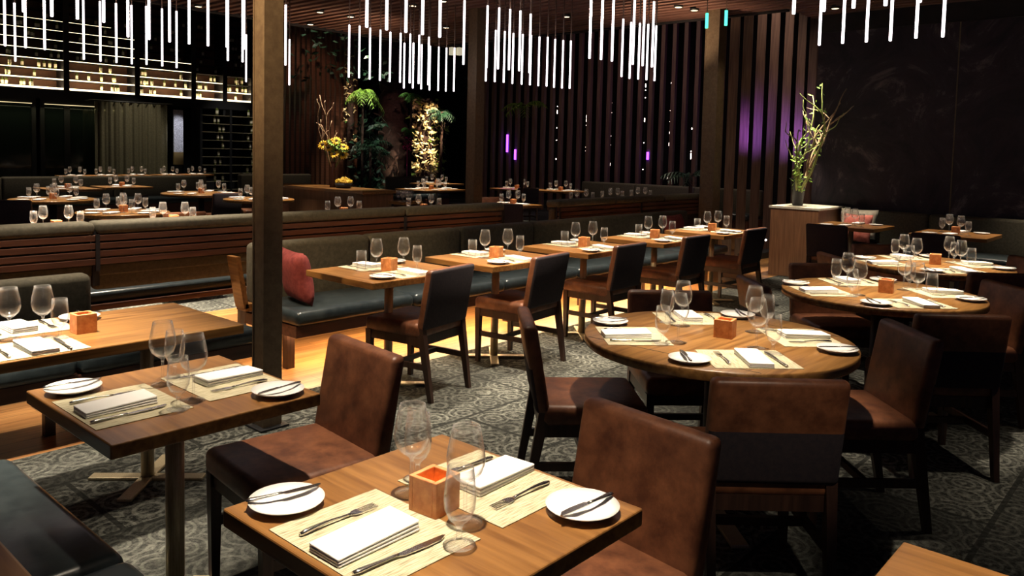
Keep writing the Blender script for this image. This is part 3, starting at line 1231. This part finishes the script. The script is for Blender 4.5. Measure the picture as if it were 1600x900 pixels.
# cream uplights at the foot of that screen
b = bmesh.new()
box(b, 10.85, 13.6, 5.0, 5.2, 0, .10, .01)
o = new('planter_kerb', b, 'black')
tag(o, 'low dark kerb at the foot of the purple lit slats', 'kerb')
t = thing('light_string', 'row of tiny warm lights on a cable at the foot of the purple lit slats', 'light string', (10.9, 4.93, 0))
for k in range(7):
    b = bmesh.new()
    bmesh.ops.create_icosphere(b, subdivisions=2, radius=.016)
    bmesh.ops.translate(b, verts=b.verts, vec=(.1 + k * .2, 0, .30))
    new('bulb', b, 'bulb', t, True)
b = bmesh.new()
tube(b, [(0, 0, .322), (1.4, 0, .322)], .006, 6)
new('cable', b, 'black', t)
for xx in (0, 1.4):
    b = bmesh.new()
    tube(b, [(xx, 0, 0), (xx, 0, .33)], .008, 6)
    new('support_rod', b, 'black', t)
# dark screen round the garden room
SX = 16.2
dark_pts = []
yv = 5.3
while yv < 15.6:
    dark_pts.append((SX, yv))
    yv += .30
for k, (x, y) in enumerate(dark_pts):
    b = bmesh.new()
    box(b, -.05, .05, -.05, .05, 0, 5.0, .004)
    o = new('garden_screen_slat', b, 'screen', None)
    o.location = (x, y, 0)
    tag(o, 'thin dark upright slat of the garden room screen', 'slat', 'dark upright slats in front of the garden')
# fairy lights behind the dark screen, hung on wires
random.seed(11)
for k in range(20):
    yv = 5.8 + k * .47 + random.uniform(-.2, .2)
    t = thing('fairy_light_string', 'string of tiny white lights hanging behind the dark slats', 'light string', (17.0 + random.uniform(0, 1.5), yv, 0), 0, 'fairy light strings behind the slats')
    b = bmesh.new()
    tube(b, [(0, 0, .9), (0, 0, 5.9)], .006, 4)
    new('wire', b, 'black', t)
    for q in range(random.randint(4, 8)):
        b = bmesh.new()
        zz = random.uniform(.9, 3.4)
        hh = random.choice([.02, .02, .04, .10])
        bmesh.ops.create_icosphere(b, subdivisions=1, radius=.014)
        for v in b.verts:
            v.co.z = v.co.z * hh / .02 + zz
        new('bulb', b, 'bulb', t, True)
for x, y, z, h in [(16.125, 5.3 + .3 * 31, 1.75, .24), (16.125, 5.3 + .3 * 30, 1.45, .14), (16.125, 5.3 + .3 * 16, 1.5, .09)]:
    b = bmesh.new()
    lathe(b, [(0, -h), (.028, -h), (.028, h), (0, h)], 10)
    o = new('violet_lamp', b, 'bulbv', None)
    o.location = (x, y, z)
    tag(o, 'small upright violet lamp on the garden slats', 'lamp', 'violet lamps')

# reddish slat wall left of the garden
for k in range(19):
    b = bmesh.new()
    box(b, -.045, .045, -.06, .06, 0, 5.2, .004)
    o = new('timber_wall_slat', b, 'slat', None)
    o.location = (10.75 + k * .14, 18.0 - k * .02, 0)
    tag(o, 'upright red brown slat of the timber wall beside the fern', 'slat', 'slats of the red brown timber wall')
spot(11.5, 15.8, 5.6, 150, 70, (1, .7, .5), (11.6, 18, 1.0))

# ------------------------------------------------------------------ garden trunks
def trunk(x, y, r, z0, z1, label, petal=None, leaf='leafd', n=160, s=.16):
    t = thing('palm_tree', label, 'tree', (x, y, 0))
    b = bmesh.new()
    prof = [(0, z0)] + [(r * (.85 + .12 * math.sin(k * 2.4)), z0 + (z1 - z0) * k / 30) for k in range(31)] + [(0, z1)]
    lathe(b, prof, 14)
    for v in b.verts:
        if abs(v.co.x) + abs(v.co.y) > .01:
            q = 1 + random.uniform(-.12, .18)
            v.co.x *= q
            v.co.y *= q
    new('bark_column', b, 'trunk', t)
    if petal:
        b = bmesh.new()
        for k in range(n):
            a = random.uniform(0, 2 * PI)
            rr = r * random.uniform(.95, 1.35)
            z = random.uniform(z0 + .1, z1 * .98)
            c = Vector((rr * math.cos(a), rr * math.sin(a), z))
            for q in range(4):
                leafq(b, c, random.uniform(.6, 1) * s)
        new('blossoms', b, petal, t)
    b = bmesh.new()
    for k in range(int(n * (.12 if petal else .6))):
        a = random.uniform(0, 2 * PI)
        rr = r * random.uniform(.9, 1.5)
        z = random.uniform(z0, z1)
        leafq(b, (rr * math.cos(a), rr * math.sin(a), z), s * random.uniform(.9, 1.6))
    new('leaves', b, leaf, t)
    return t


def polar(px_x, dist):
    d = _fw * CF + _r2 * (px_x - 800)
    q = Vector((d.x, d.y)).normalized() * dist
    return q.x, q.y


random.seed(5)
x, y = polar(613, 22.3)
trunk(x, y, .44, 0, 4.6, 'thick dark shaggy tree trunk between the fern and the orchids', None, 'trunk', 220, .2)
x, y = polar(661, 21.6)
trunk(x, y, .23, 0, 2.9, 'tree trunk covered in bright cream orchids', 'petalc', 'leafb', 330, .17)
spot(x - .2, y - 2.4, 4.6, 3300, 19, (1, .80, .5), (x, y, 1.7), .8)
x, y = polar(546, 21.6)
trunk(x, y, .09, 0, 4.2, 'slim trunk dotted with pale orchids left of the fern', 'petalc', 'leaf', 60, .13)
spot(x - .9, y - 1.8, 4.8, 500, 30, (1, .8, .6), (x, y, 2.2), .8)


def fern(px_x, dist, z, n, L, mat, label, droop=1.0, name='fern', spread=PI * 2):
    x, y = polar(px_x, dist)
    t = thing(name, label, 'plant', (x, y, z))
    b = bmesh.new()
    tube(b, [(0, 0, -z), (0, 0, .05)], .035, 6)
    new('stem', b, 'trunk', t)
    for k in range(n):
        a = k / n * spread + random.uniform(-.3, .3)
        el = random.uniform(.15, .95)
        Lk = L * random.uniform(.75, 1.15)
        b = bmesh.new()
        pts = []
        for i in range(9):
            u = i / 8
            rr = Lk * u * math.cos(el * .8)
            pts.append(Vector((rr * math.cos(a), rr * math.sin(a), Lk * el * u - droop * Lk * .75 * u * u)))
        tube(b, pts, .007, 4)
        sd = Vector((-math.sin(a), math.cos(a), 0))
        for i in range(1, 9):
            p = pts[i]
            dr = (pts[i] - pts[i - 1]).normalized()
            ll = Lk * .36 * math.sin((i + .4) / 9 * PI) + .03
            for sg in (-1, 1):
                e = p + sd * sg * ll * .8 + dr * ll * .5 + Vector((0, 0, -ll * .55))
                wv = dr * .02
                vs = [b.verts.new(v) for v in (p - wv, p + wv, e)]
                v2 = b.verts.new(e.lerp(p, .5) + Vector((0, 0, .008)))
                b.faces.new(vs)
                b.faces.new((vs[0], v2, vs[1]))
        new('frond', b, mat, t)
    return t


fern(565, 20.6, 2.95, 20, .5, 'leafb', 'bright green drooping fern above the dark garden', 1.5)
x, y = polar(565, 20.6)
spot(x - 1.0, y - 1.2, 5.0, 420, 36, (1, .95, .7), (x, y, 2.6))
fern(578, 20.3, 1.5, 11, .7, 'leafd', 'dark green palm below the bright fern', 1.0, 'palm_plant')
fern(640, 20.4, 2.88, 11, .36, 'leaf', 'small green fern at the top of the orchid trunk')
fern(638, 20.3, 2.0, 10, .26, 'leaf', 'small green fern left of the orchid trunk')
fern(688, 21.4, 2.5, 12, .45, 'leafd', 'dark green fern right of the orchid trunk')
fern(815, 15.0, 2.35, 6, .5, 'leafb', 'green palm fronds in front of the dark slats')
fern(1078, 14.6, 1.15, 9, .55, 'leafd', 'dark green palm beside the far column', .7, 'palm_plant')
x, y = polar(635, 19.6)
b = bmesh.new()
for k in range(26):
    leafq(b, (random.gauss(0, .05), random.gauss(0, .05), random.gauss(0, .09)), .09)
tube(b, [(0, 0, -1.6), (0, 0, 0)], .01, 5)
o = new('orchid_spray', b, 'petalm')
o.location = (x - .0, y, 1.62)
tag(o, 'magenta orchid spray left of the cream orchid trunk', 'flower')
def shrub(px_x, dist, z0, z1, r, n, mat, label, s=.28):
    x, y = polar(px_x, dist)
    t = thing('garden_shrub', label, 'plant', (x, y, 0))
    b = bmesh.new()
    for k in range(5):
        tube(b, branch((0, 0, 0), (random.uniform(-.2, .2), random.uniform(-.2, .2), 1), z1 * .9, .01, .1, 8), .012, 5)
    new('stem', b, 'trunk', t)
    b = bmesh.new()
    for k in range(n):
        a, q = random.uniform(0, 2 * PI), r * math.sqrt(random.random())
        leafq(b, (q * math.cos(a), q * math.sin(a), random.uniform(z0, z1)), s * random.uniform(.6, 1.2))
    new('leaves', b, mat, t)


shrub(575, 21.2, .3, 2.4, .38, 300, 'leafd', 'dense deep green shrub below the bright fern')
shrub(683, 22.2, .5, 2.7, .22, 170, 'leafb', 'light green climbing shrub right of the cream orchids', .2)
x, y = polar(590, 19.5)
spot(x, y - 1, 5.2, 260, 30, (.9, 1, .8), polar(580, 21.2) + (1.3,), .8)
x, y = polar(613, 18.5)
spot(x, y, 5.0, 130, 24, (1, .6, .5), polar(613, 22.3) + (1.8,), .8)  # reddish spot added to bring out the dark trunk
# leafy mass high above the garden
b = bmesh.new()
for k in range(420):
    leafq(b, (random.uniform(10.5, 16.0), random.uniform(15.5, 17.6), random.uniform(3.2, 5.2)), .22)
o = new('hanging_foliage', b, 'leafd')
tag(o, 'dark mass of hanging leaves above the garden', 'plant', None, 'stuff')

# ------------------------------------------------------------------ service counter with flowers
t = thing('service_counter', 'dark service counter with flat top in the middle of the far room', 'counter', (7.33, 10.36, 0))
b = bmesh.new()
box(b, -.28, .28, -1.2, 1.2, 0, .855, .004)
new('cabinet', b, 'stand', t)
b = bmesh.new()
box(b, -.33, .33, -1.25, 1.25, .855, .90, .004)
new('top', b, 'top', t)
spot(7.3, 10.2, CZ - .12, 420, 46)
vx, vy = 7.30, 10.25
b = bmesh.new()
lathe(b, [(0, 0), (.045, 0), (.035, .05), (.03, .25), (.04, .34), (.03, .34), (.02, .05), (0, .04)], 16)
o = new('wooden_vase', b, 'slat')
o.location = (vx, vy, .90)
o.scale = (1.17, 1.17, 1.17)
tag(o, 'slim brown vase of sunflowers on the service counter', 'vase')


def flowerhead(b, c, r, n=12):
    ax = Vector((random.gauss(0, .5), random.gauss(0, .5), .5)) - _fw * .8
    ax.normalize()
    a = ax.orthogonal().normalized()
    bb = ax.cross(a)
    for k in range(n):
        th = 2 * PI * k / n
        d = a * math.cos(th) + bb * math.sin(th)
        s = ax.cross(d)
        q = [Vector(c), Vector(c) + d * r * .6 + s * r * .2 + ax * .01, Vector(c) + d * r, Vector(c) + d * r * .6 - s * r * .2 + ax * .01]
        b.faces.new([b.verts.new(v) for v in q])
        b.faces.new([b.verts.new(v - ax * .004) for v in q[::-1]])
    return ax


random.seed(9)
t = thing('sunflower_bouquet', 'bouquet of yellow sunflowers with bare twigs in the brown vase', 'flowers', (vx, vy, 1.25))
t.scale = (1.17, 1.17, 1.17)
for k in range(13):
    c = Vector((0, 0, .18)) + CRX * random.uniform(-.13, .15) + Vector((random.gauss(0, .03), random.gauss(0, .03), random.uniform(-.07, .14)))
    b = bmesh.new()
    ax = flowerhead(b, c, .075)
    new('sunflower', b, 'petal' if k % 3 else 'leafb', t)
    b = bmesh.new()
    lathe(b, [(0, 0), (.022, 0), (.02, .008), (0, .012)], 10)
    bmesh.ops.transform(b, matrix=Matrix.Translation(c) @ ax.to_track_quat('Z', 'Y').to_matrix().to_4x4(), verts=b.verts)
    new('flower_centre', b, 'chairwood', t)
    b = bmesh.new()
    tube(b, [(0, 0, -.1), tuple(c)], .004, 4)
    new('stalk', b, 'leaf', t)
for k, dx in enumerate((-.32, -.22, .2)):
    pts = branch((0, 0, -.1), CRX * dx + Vector((0, 0, 1)), (1.05, .95, .7)[k], .006, .22, 14)
    b = bmesh.new()
    tube(b, pts, [.009 - .0004 * i for i in range(len(pts))], 5)
    for q in range(4):
        i = random.randint(6, 12)
        tw = branch(pts[i], CRX * random.uniform(-1, 1) + Vector((0, 0, .7)), .22, .004, .4, 6)
        tube(b, tw, .004, 4)
    new('twig', b, 'twig', t)
b = bmesh.new()
lathe(b, [(0, 0), (.09, 0), (.11, .06), (.095, .06), (0, .05)], 18)
o = new('flower_bowl', b, 'black')
o.location = (7.28, 9.95, .90)
o.scale = (1.17, 1.17, 1.17)
tag(o, 'low dark bowl of yellow flowers on the service counter', 'bowl')
b = bmesh.new()
for k in range(36):
    a = random.uniform(0, 2 * PI)
    rr = random.uniform(0, .10)
    flowerhead(b, (rr * math.cos(a), rr * math.sin(a), .015 + .05 * (1 - rr / .11)), .035, 8)
o = new('yellow_flowers', b, 'petal')
o.location = (7.28, 9.95, .975)
o.scale = (1.17, 1.17, 1.17)
tag(o, 'yellow flower heads filling the low dark bowl', 'flowers')
for k in range(6):   # spare glasses on the shelf below the counter top
    place(P['fgoblet'], 'spare glass beside the service counter, row seen above the slatted bench', (7.25 + (k % 3) * .08, 8.52 + (k // 3) * .1, .78), 0, 'spare glasses beside the counter')
t = thing('side_station', 'small side station with spare glasses next to the service counter', 'side table', (7.35, 8.57, 0))
b = bmesh.new()
box(b, -.2, .2, -.14, .14, .74, .78, .004)
new('top', b, 'top', t)
legs(t, [(-.16, -.1), (.16, -.1), (-.16, .1), (.16, .1)], .74, 'black', .012)

# ------------------------------------------------------------------ tables of the far room
def far_square(x, y, a, b_, key, label, sides, sp=330, cn=True, high=False):
    square_table(x, y, a, b_, label)
    for s, nm in sides:
        ang = math.radians(s)
        ex = x - math.cos(ang) * (a / 2)
        ey = y - math.sin(ang) * (b_ / 2)
        setting(ex, ey, ang, nm, key, 'far')
    if cn:
        candle(x, y, key, True)
    if sp:
        zz = 5.7 if high else CZ - .12
        spot(x, y, zz, sp * (5 if high else 1.7), 18 if high else 38)


def far_round(x, y, r, key, label, sp=420, high=False):
    round_table(x, y, r, label)
    for a in (225, 135, 315, 45):
        ar = math.radians(a)
        setting(x + (r - .05) * math.cos(ar), y + (r - .05) * math.sin(ar), ar + PI, SIDE[a], key, 'far')
    candle(x, y, key, True)
    zz = 5.7 if high else CZ - .12
    spot(x, y, zz, sp * (5 if high else 1.7), 20 if high else 40)


# two-seat tables in the seats of the slatted benches
for k, x in enumerate([2.50, 3.55, 5.57, 6.82]):
    far_square(x, 7.6, .62, .66, 'slatted bench table %s from left' % ORD[k], 'walnut table half hidden behind the slatted bench, %s from the left' % ORD[k], [(90, 'bench side'), (270, 'far side')], 260)
for k, x in enumerate([10.2, 11.1, 11.95]):
    far_square(x, 7.6, .6, .64, 'right slatted bench table %s' % ORD[k], 'walnut table behind the right slatted bench, %s from the gap' % ORD[k], [(90, 'bench side'), (270, 'far side')], 60, False)
far_round(3.78, 11.6, .52, 'the far left round table', 'round table far on the left below the wine shelves', 420, True)
far_square(4.85, 14.2, .8, .8, 'the table behind the far left round one', 'square table right behind the far left round table', [(90, 'near side'), (270, 'far side')], 300, True, True)
far_round(3.68, 9.1, .48, 'the round table nearer the slatted bench', 'round table on the left just beyond the slatted bench tables', 450)
far_round(6.1, 12.1, .60, 'the round table before the wine rack', 'round table below the tall dark wine rack', 430, True)
far_square(5.84, 14.5, .8, .7, 'the small table by the curtain', 'small table at the left end of the olive back bench', [(90, 'near side'), (270, 'far side')], 330, True, True)
far_round(6.15, 10.45, .50, 'the round table behind the near column', 'round table half hidden behind the near column', 430)
far_square(10.6, 11.6, 1.1, .9, 'the bright table before the orchids', 'bright square table in front of the orchid trunk', [(90, 'near side'), (270, 'far side'), (0, 'left side'), (180, 'right side')], 480, True, True)
far_square(12.6, 13.6, 1.0, .8, 'the table below the orchids', 'table just below the orchid trunk', [(90, 'near side'), (270, 'far side')], 400, True, True)
far_square(12.6, 11.1, .85, .8, 'the far table left of the gap', 'far table in front of the dark slats, left one', [(90, 'near side'), (270, 'far side')], 330, True, True)
far_square(12.9, 10.15, .75, .75, 'the far table right of the gap', 'far table in front of the dark slats, right one', [(90, 'near side'), (270, 'far side')], 330, True, True)
far_square(8.72, 7.75, .62, .62, 'the table in the bench gap', 'small table seen through the gap between the slatted benches', [(90, 'near side'), (270, 'far side')], 380)
chair(CH_D, 8.3, 7.45, 35, 'dark chair at the small table in the bench gap, left', 'chairs in the far room')
chair(CH_D, 8.95, 8.25, 250, 'dark chair at the small table in the bench gap, behind it', 'chairs in the far room')
chair(CH_D, 12.2, 10.55, 60, 'dark chair left of the far table before the slats', 'chairs in the far room')
chair(CH_B, 3.9, 8.35, 90, 'leather chair on the near side of the round table beyond the slatted bench', 'chairs in the far room')
chair(CH_D, 3.2, 10.9, 50, 'dark chair at the far left round table', 'chairs in the far room')
chair(CH_D, 4.5, 11.2, 140, 'dark chair right of the far left round table', 'chairs in the far room')
chair(CH_D, 6.0, 11.3, 85, 'dark chair before the round table below the wine rack', 'chairs in the far room')
chair(CH_D, 6.9, 11.9, 175, 'dark chair right of the round table below the wine rack', 'chairs in the far room')
chair(CH_B, 5.6, 9.2, 55, 'leather chair behind the near column in the far room', 'chairs in the far room')


def far_bench(x0, x1, y, label, h=.86, mirror=False):
    t = thing('far_banquette', label, 'bench', (0, 0, 0), 0, 'olive banquettes of the far room')
    n = max(2, int((x1 - x0) / 1.6))
    cushions(t, x0, x1, y, y + .16, .4, h, n, 'olive', 'back_cushion')
    cushions(t, x0, x1, y - .52, y + .02, .34, .46, n)
    b = bmesh.new()
    box(b, x0, x1, y - .5, y + .16, 0, .34, .004)
    new('plinth', b, 'slat', t)


far_bench(2.5, 8.2, 16.0, 'long olive banquette across the far left of the room')
far_bench(9.3, 11.2, 16.6, 'olive banquette left of the fern garden')
far_bench(12.0, 13.5, 14.62, 'olive banquette below the orchid trunk')
t = thing('far_banquette', 'olive banquette in front of the dark slats', 'bench', (0, 0, 0), 0, 'olive banquettes of the far room')
cushions(t, 14.2, 14.4, 6.4, 10.6, .4, .9, 3, 'olive', 'back_cushion', 'y')
cushions(t, 13.7, 14.2, 6.4, 10.6, .34, .46, 3, 'seatleather', 'seat_cushion', 'y')
b = bmesh.new()
box(b, 13.72, 14.4, 6.4, 10.6, 0, .34, .004)
new('plinth', b, 'slat', t)
spot(13.4, 8.4, 5.6, 120, 60)
spot(5.5, 15.5, 5.7, 500, 70)
spot(10.2, 16.0, 5.7, 200, 50)
# last row of tables in front of the wine wall
for k, x in enumerate([6.75, 7.45, 8.25, 9.1, 9.9]):
    far_square(x, 19.3 + .15 * k, .62, .7, 'wine wall table %s from left' % ORD[k], 'small bright table below the wine wall, %s from the left' % ORD[k], [(90, 'near side'), (270, 'far side')], 300, False, True)

# ------------------------------------------------------------------ wine wall
WY = 23.0
wt = thing('wine_wall', 'tall wall of lit wine shelves on the far left', 'wine shelves', (0, WY, 0))
b = bmesh.new()
box(b, 5.0, 14.4, .50, .56, 2.7, 5.9)
new('back_panel', b, 'backlit', wt)
b = bmesh.new()
for xx in (5.0, 7.85, 9.7, 11.35, 12.35, 13.3):
    box(b, xx - .07, xx + .07, -.04, .5, 0, 5.9)
box(b, 5.0, 13.4, -.06, .5, 2.62, 2.86)
box(b, 13.3, 13.7, -.04, .5, 0, 5.9)
new('frame', b, 'black', wt)
SH = [2.88 + .255 * k for k in range(11)]
for k, z in enumerate(SH):
    b = bmesh.new()
    box(b, 5.0, 13.3, .0, .48, z, z + .018)
    sh = new('shelf', b, 'black', wt)
    if k < 8:
        b = bmesh.new()
        x1 = (13.3, 13.3, 12.3, 11.35, 11.35, 9.7, 9.7, 9.0)[k]
        hh = (.05, .03, .02, .016, .013, .01, .008, .006)[k]
        box(b, 5.0, x1, -.006, .0, z, z + hh)
        new('shelf_light', b, 'led', sh)
M['led2'] = glow('shelf_glow', (1.0, .78, .42), 1.0)
for k in range(3):
    area(9.2, WY + .1, SH[k] + .03, 8.2, .05, (60, 35, 20)[k], (1.0, .72, .4), (PI, 0, 0))
t = thing('wine_bottle', 'wine bottle on the lit shelves of the wine wall', 'bottle')
b = bmesh.new()
lathe(b, [(0, 0), (.037, 0), (.037, .19), (.014, .225), (.014, .23), (0, .23)], 8)
new('bottle_body', b, 'bottle', t)
b = bmesh.new()
lathe(b, [(.0385, .06), (.0385, .15)], 8)
lathe(b, [(.0375, .15), (.0375, .06)], 8)
new('paper_label', b, 'label', t)
random.seed(21)
cnt = 0
for k in range(9):
    for q in range(27 if k < 3 else 16):
        xx = random.uniform(5.2, 13.2)
        if min(abs(xx - v) for v in (7.85, 9.7, 11.35, 12.35, 13.3)) < .12:
            continue
        place(t, 'wine bottle on the lit shelves of the wine wall', (xx, WY + random.uniform(.1, .3), SH[k] + .019), 0, 'bottles on the wine wall')
# dark wine rack to the right, below
t = thing('wine_rack', 'dark wine rack of narrow shelves below the wine wall, behind the near column', 'wine rack', (0, WY - .3, 0))
b = bmesh.new()
for xx in (11.45, 12.4, 13.35):
    box(b, xx - .04, xx + .04, 0, .25, 0, 2.6)
new('frame', b, 'black', t)
for k in range(10):
    b = bmesh.new()
    box(b, 11.45, 13.35, 0, .25, .15 + k * .25, .162 + k * .25)
    new('shelf', b, 'steel', t)
t2 = [o for o in D.objects if o.name == 'wine_bottle'][0]
for k in range(10):
    for xx in (12.0, 12.1, 13.1, 13.2):
        if random.random() < .8:
            place(t2, 'wine bottle standing in the dark narrow wine rack', (xx + random.uniform(-.1, .1), WY - .2, .163 + k * .25), 0, 'bottles in the dark wine rack')
spot(12.4, 20.8, 5.5, 260, 40, (1, .95, .8), (12.5, 22.7, 1.2))
# windows, curtain, lattice lamp below the wine wall
for k, (xa, xb) in enumerate([(5.0, 7.0), (7.3, 9.6)]):
    t = D.objects.new('window_%d' % (k + 1), None)
    COL.objects.link(t)
    t['kind'] = 'structure'
    b = bmesh.new()
    box(b, xa, xb, WY - .02, WY + .0, .2, 2.6)
    new('pane', b, 'winmat', t)
    b = bmesh.new()
    box(b, xa - .1, xa, WY - .06, WY + .05, 0, 2.62)
    box(b, xb, xb + .1, WY - .06, WY + .05, 0, 2.62)
    box(b, xa, xb, WY - .06, WY + .05, 2.5, 2.62)
    new('window_frame', b, 'black', t)
    b = bmesh.new()
    box(b, xa, xb, WY - .09, WY - .07, 2.47, 2.485)
    new('window_light_strip', b, 'led2', t)
area(7.2, WY - .35, 2.4, 4.4, .1, 5, (.9, .85, .45))
t = thing('long_curtain', 'floor length sage green curtain below the wine wall', 'curtain', (0, 0, 0))
b = bmesh.new()
n = 90
r0, r1 = [], []
for off, rr in ((0, r0), (.02, r1)):
    for i in range(n + 1):
        xx = 8.75 - .35 + 1.95 * i / n
        yy = WY - .45 + .07 * math.sin(i * .62) + .03 * math.sin(i * 1.7) + off
        rr.append((b.verts.new((xx, yy, .003)), b.verts.new((xx, yy, 2.62))))
for i in range(n):
    b.faces.new((r0[i][0], r0[i + 1][0], r0[i + 1][1], r0[i][1]))
    b.faces.new((r1[i][0], r1[i][1], r1[i + 1][1], r1[i + 1][0]))
for i in (0, n):
    b.faces.new((r0[i][0], r0[i][1], r1[i][1], r1[i][0]))
new('drape', b, 'curtain', t, True)
b = bmesh.new()
tube(b, [(8.3, WY - .0, 2.64), (8.3, WY - .44, 2.64), (10.5, WY - .44, 2.64), (10.5, WY, 2.64)], .02, 8)
new('rod', b, 'black', t)
spot(9.4, 20.6, 5.4, 330, 34, (1, .92, .7), (9.4, 22.6, 1.4))
t = thing('lattice_panel', 'pale speckled lattice panel hanging right of the curtain', 'panel', (10.65, WY - .5, 0))
b = bmesh.new()
box(b, -.14, .14, -.02, .02, 1.28, 2.5, .004)
new('lattice', b, 'lattice', t)
b = bmesh.new()
box(b, -.14, .14, -.03, .03, .92, 1.28, .004)
new('tan_base', b, 'tan', t)
b = bmesh.new()
box(b, -.12, .12, -.02, .02, 0, .92)
new('support', b, 'black', t)
spot(10.5, 21.0, 3.5, 160, 22, (.95, .95, 1), (10.65, 22.5, 1.8))

# ------------------------------------------------------------------ pendant rods
TIPS = [  # rod tips measured in the photograph (px), each placed in the room where that sight line meets the common tip height z = 2.3
    (8, 72), (24, 96), (37, 19), (40, 75), (70, 78), (81, 26), (121, 30), (131, 93), (157, 96), (162, 35), (182, 98), (200, 58), (206, 100), (229, 101), (233, 62),
    (253.5, 103.5), (265, 66), (276, 106), (295.5, 69), (325, 72), (354.5, 74), (356, 95), (381, 77), (379, 97), (384.5, 128), (446, 102), (452, 133),
    (573, 43), (604, 47), (634, 51), (660, 54.5), (687, 58.5), (545, 121), (561, 122), (577.5, 124), (593.5, 126), (609, 128), (625, 129), (631, 138), (640, 130), (645, 138),
    (654, 131), (658, 139.5), (669, 133), (671, 141), (684.5, 142), (696.5, 143), (709, 143), (724, 101), (760, 106), (759, 127), (773, 128), (778, 108), (787, 129), (795, 109.5),
    (800.5, 131), (811, 111), (815, 132), (827, 114), (828, 133), (841, 134.5), (854, 135), (865.5, 137), (878, 138), (890, 138.5), (921, 91.5), (939, 93.5), (956, 96), (971, 120),
    (983.5, 123), (988.5, 101), (997, 124), (1004, 103), (1010, 125), (1018.5, 105), (1022.5, 126.5), (1240, 22), (1287, 18), (1280, 71), (1316.5, 68), (1333.5, 13), (1353.5, 66),
    (1383.5, 9), (1391, 64), (1431, 60), (1437, 4), (1473, 58)]
PZ = 2.3
reg = [('left group, over the slatted bench', 0, 300), ('left group, beside the near column', 300, 500), ('centre group, before the garden', 500, 735), ('group right of the middle column', 735, 900),
       ('short group left of the far column', 900, 1100), ('right group, before the marble wall', 1100, 1600)]
b = bmesh.new()
t = thing('pendant_rod', '', 'pendant light')
lathe(b, [(0, 0), (.008, 0), (.0098, .004), (.0098, .58), (0, .58)], 8)
new('lit_tube', b, 'tube', t)
b = bmesh.new()
lathe(b, [(0, .58), (.007, .58), (.008, CZ - PZ), (0, CZ - PZ)], 6)
new('hanging_rod', b, 'cord', t)
PEND = t
for nm, a, c in reg:
    q = sorted([p for p in TIPS if a <= p[0] < c])
    for i, (px, py) in enumerate(q):
        d = _fw * CF + _r2 * (px - 800) - _u2 * (py - CPY)
        k = (PZ - CH) / d.z
        x, y = d.x * k, d.y * k
        place(PEND, 'slim white lit rod, %s from left in the %s' % (ORD[i], nm), (x, y, PZ), 0, 'lit pendant rods')
for px, py, k in ((1104, 44, 0), (1134, 40, 1)):
    d = _fw * CF + _r2 * (px - 800) - _u2 * (py - CPY)
    s = (3.0 - CH) / d.z
    t = thing('green_lit_rod', 'small green lit rod %s the far column' % ('left of', 'right of')[k], 'light', (d.x * s, d.y * s, 3.0), 0, 'green lit rods')
    b = bmesh.new()
    lathe(b, [(0, 0), (.018, 0), (.018, .17), (0, .17)], 8)
    new('lit_tube', b, 'tubeg', t)
    b = bmesh.new()
    lathe(b, [(0, .17), (.005, .17), (.005, .50), (0, .50)], 6)
    new('hanging_rod', b, 'cord', t)

for px, py, k in ((702, 84, 0), (713, 81, 1)):
    x, y = polar(px, 19.0)
    t = thing('hanging_lantern', 'pale square hanging lantern high above the orchids, %s of two' % ('left', 'right')[k], 'light', (x, y, 3.78), 0, 'pale hanging lanterns')
    b = bmesh.new()
    box(b, -.055, .055, -.055, .055, 0, .18, .01)
    new('lamp_shade', b, 'lantern', t)
    b = bmesh.new()
    tube(b, [(0, 0, .18), (0, 0, 5.9 - 3.78)], .008, 5)
    new('cord', b, 'black', t)

# ------------------------------------------------------------------ recessed ceiling lights in view
DL = [(485, 39), (500, 20), (645, 10), (692, 3), (697, 44), (310, 11), (885, 27), (548, 27), (1305, 14), (1060, 12), (1085, 17)]
t = thing('recessed_downlight', '', 'ceiling light')
b = bmesh.new()
lathe(b, [(0, 0.01), (.05, 0.01), (.05, .0), (.06, .0), (.06, .05), (0, .05)], 20)
new('housing', b, 'black', t)
b = bmesh.new()
lathe(b, [(0, .006), (.048, .006), (.048, .012), (0, .012)], 20)
new('lens', b, 'down', t)
DN = ['left of the fern', 'nearer the near column', 'above the centre rods', 'above and left of the middle column', 'just left of the middle column', 'over the wine wall side', 'right of the middle column', 'between centre rods',
      'before the marble wall', 'left of the far column', 'nearest the far column']
for i, (px, py) in enumerate(DL):
    d = _fw * CF + _r2 * (px - 800) - _u2 * (py - CPY)
    s = (CZ - .03 - CH) / d.z
    place(t, 'small warm round ceiling light %s' % DN[i], (d.x * s, d.y * s, CZ - .03), 0, 'recessed ceiling lights')
    if i in (0, 4, 9):
        pass
spot(8.9, 5.4, 2.3, 110, 100, (1, .7, .45), (9.3, 5.5, 3.5), .9)  # uplight added to show the ceiling slats, not a ceiling fixture
spot(7.4, 9.3, 2.2, 90, 110, (1, .7, .45), (7.2, 10.2, 3.5), .9)  # second added uplight on the slats, hanging free without a lamp

# ------------------------------------------------------------------ drop unused prototypes
for o in [o for o in D.objects if o.get('label') == '' and o.parent is None]:
    for ch in list(o.children_recursive) + [o]:
        D.objects.remove(ch)
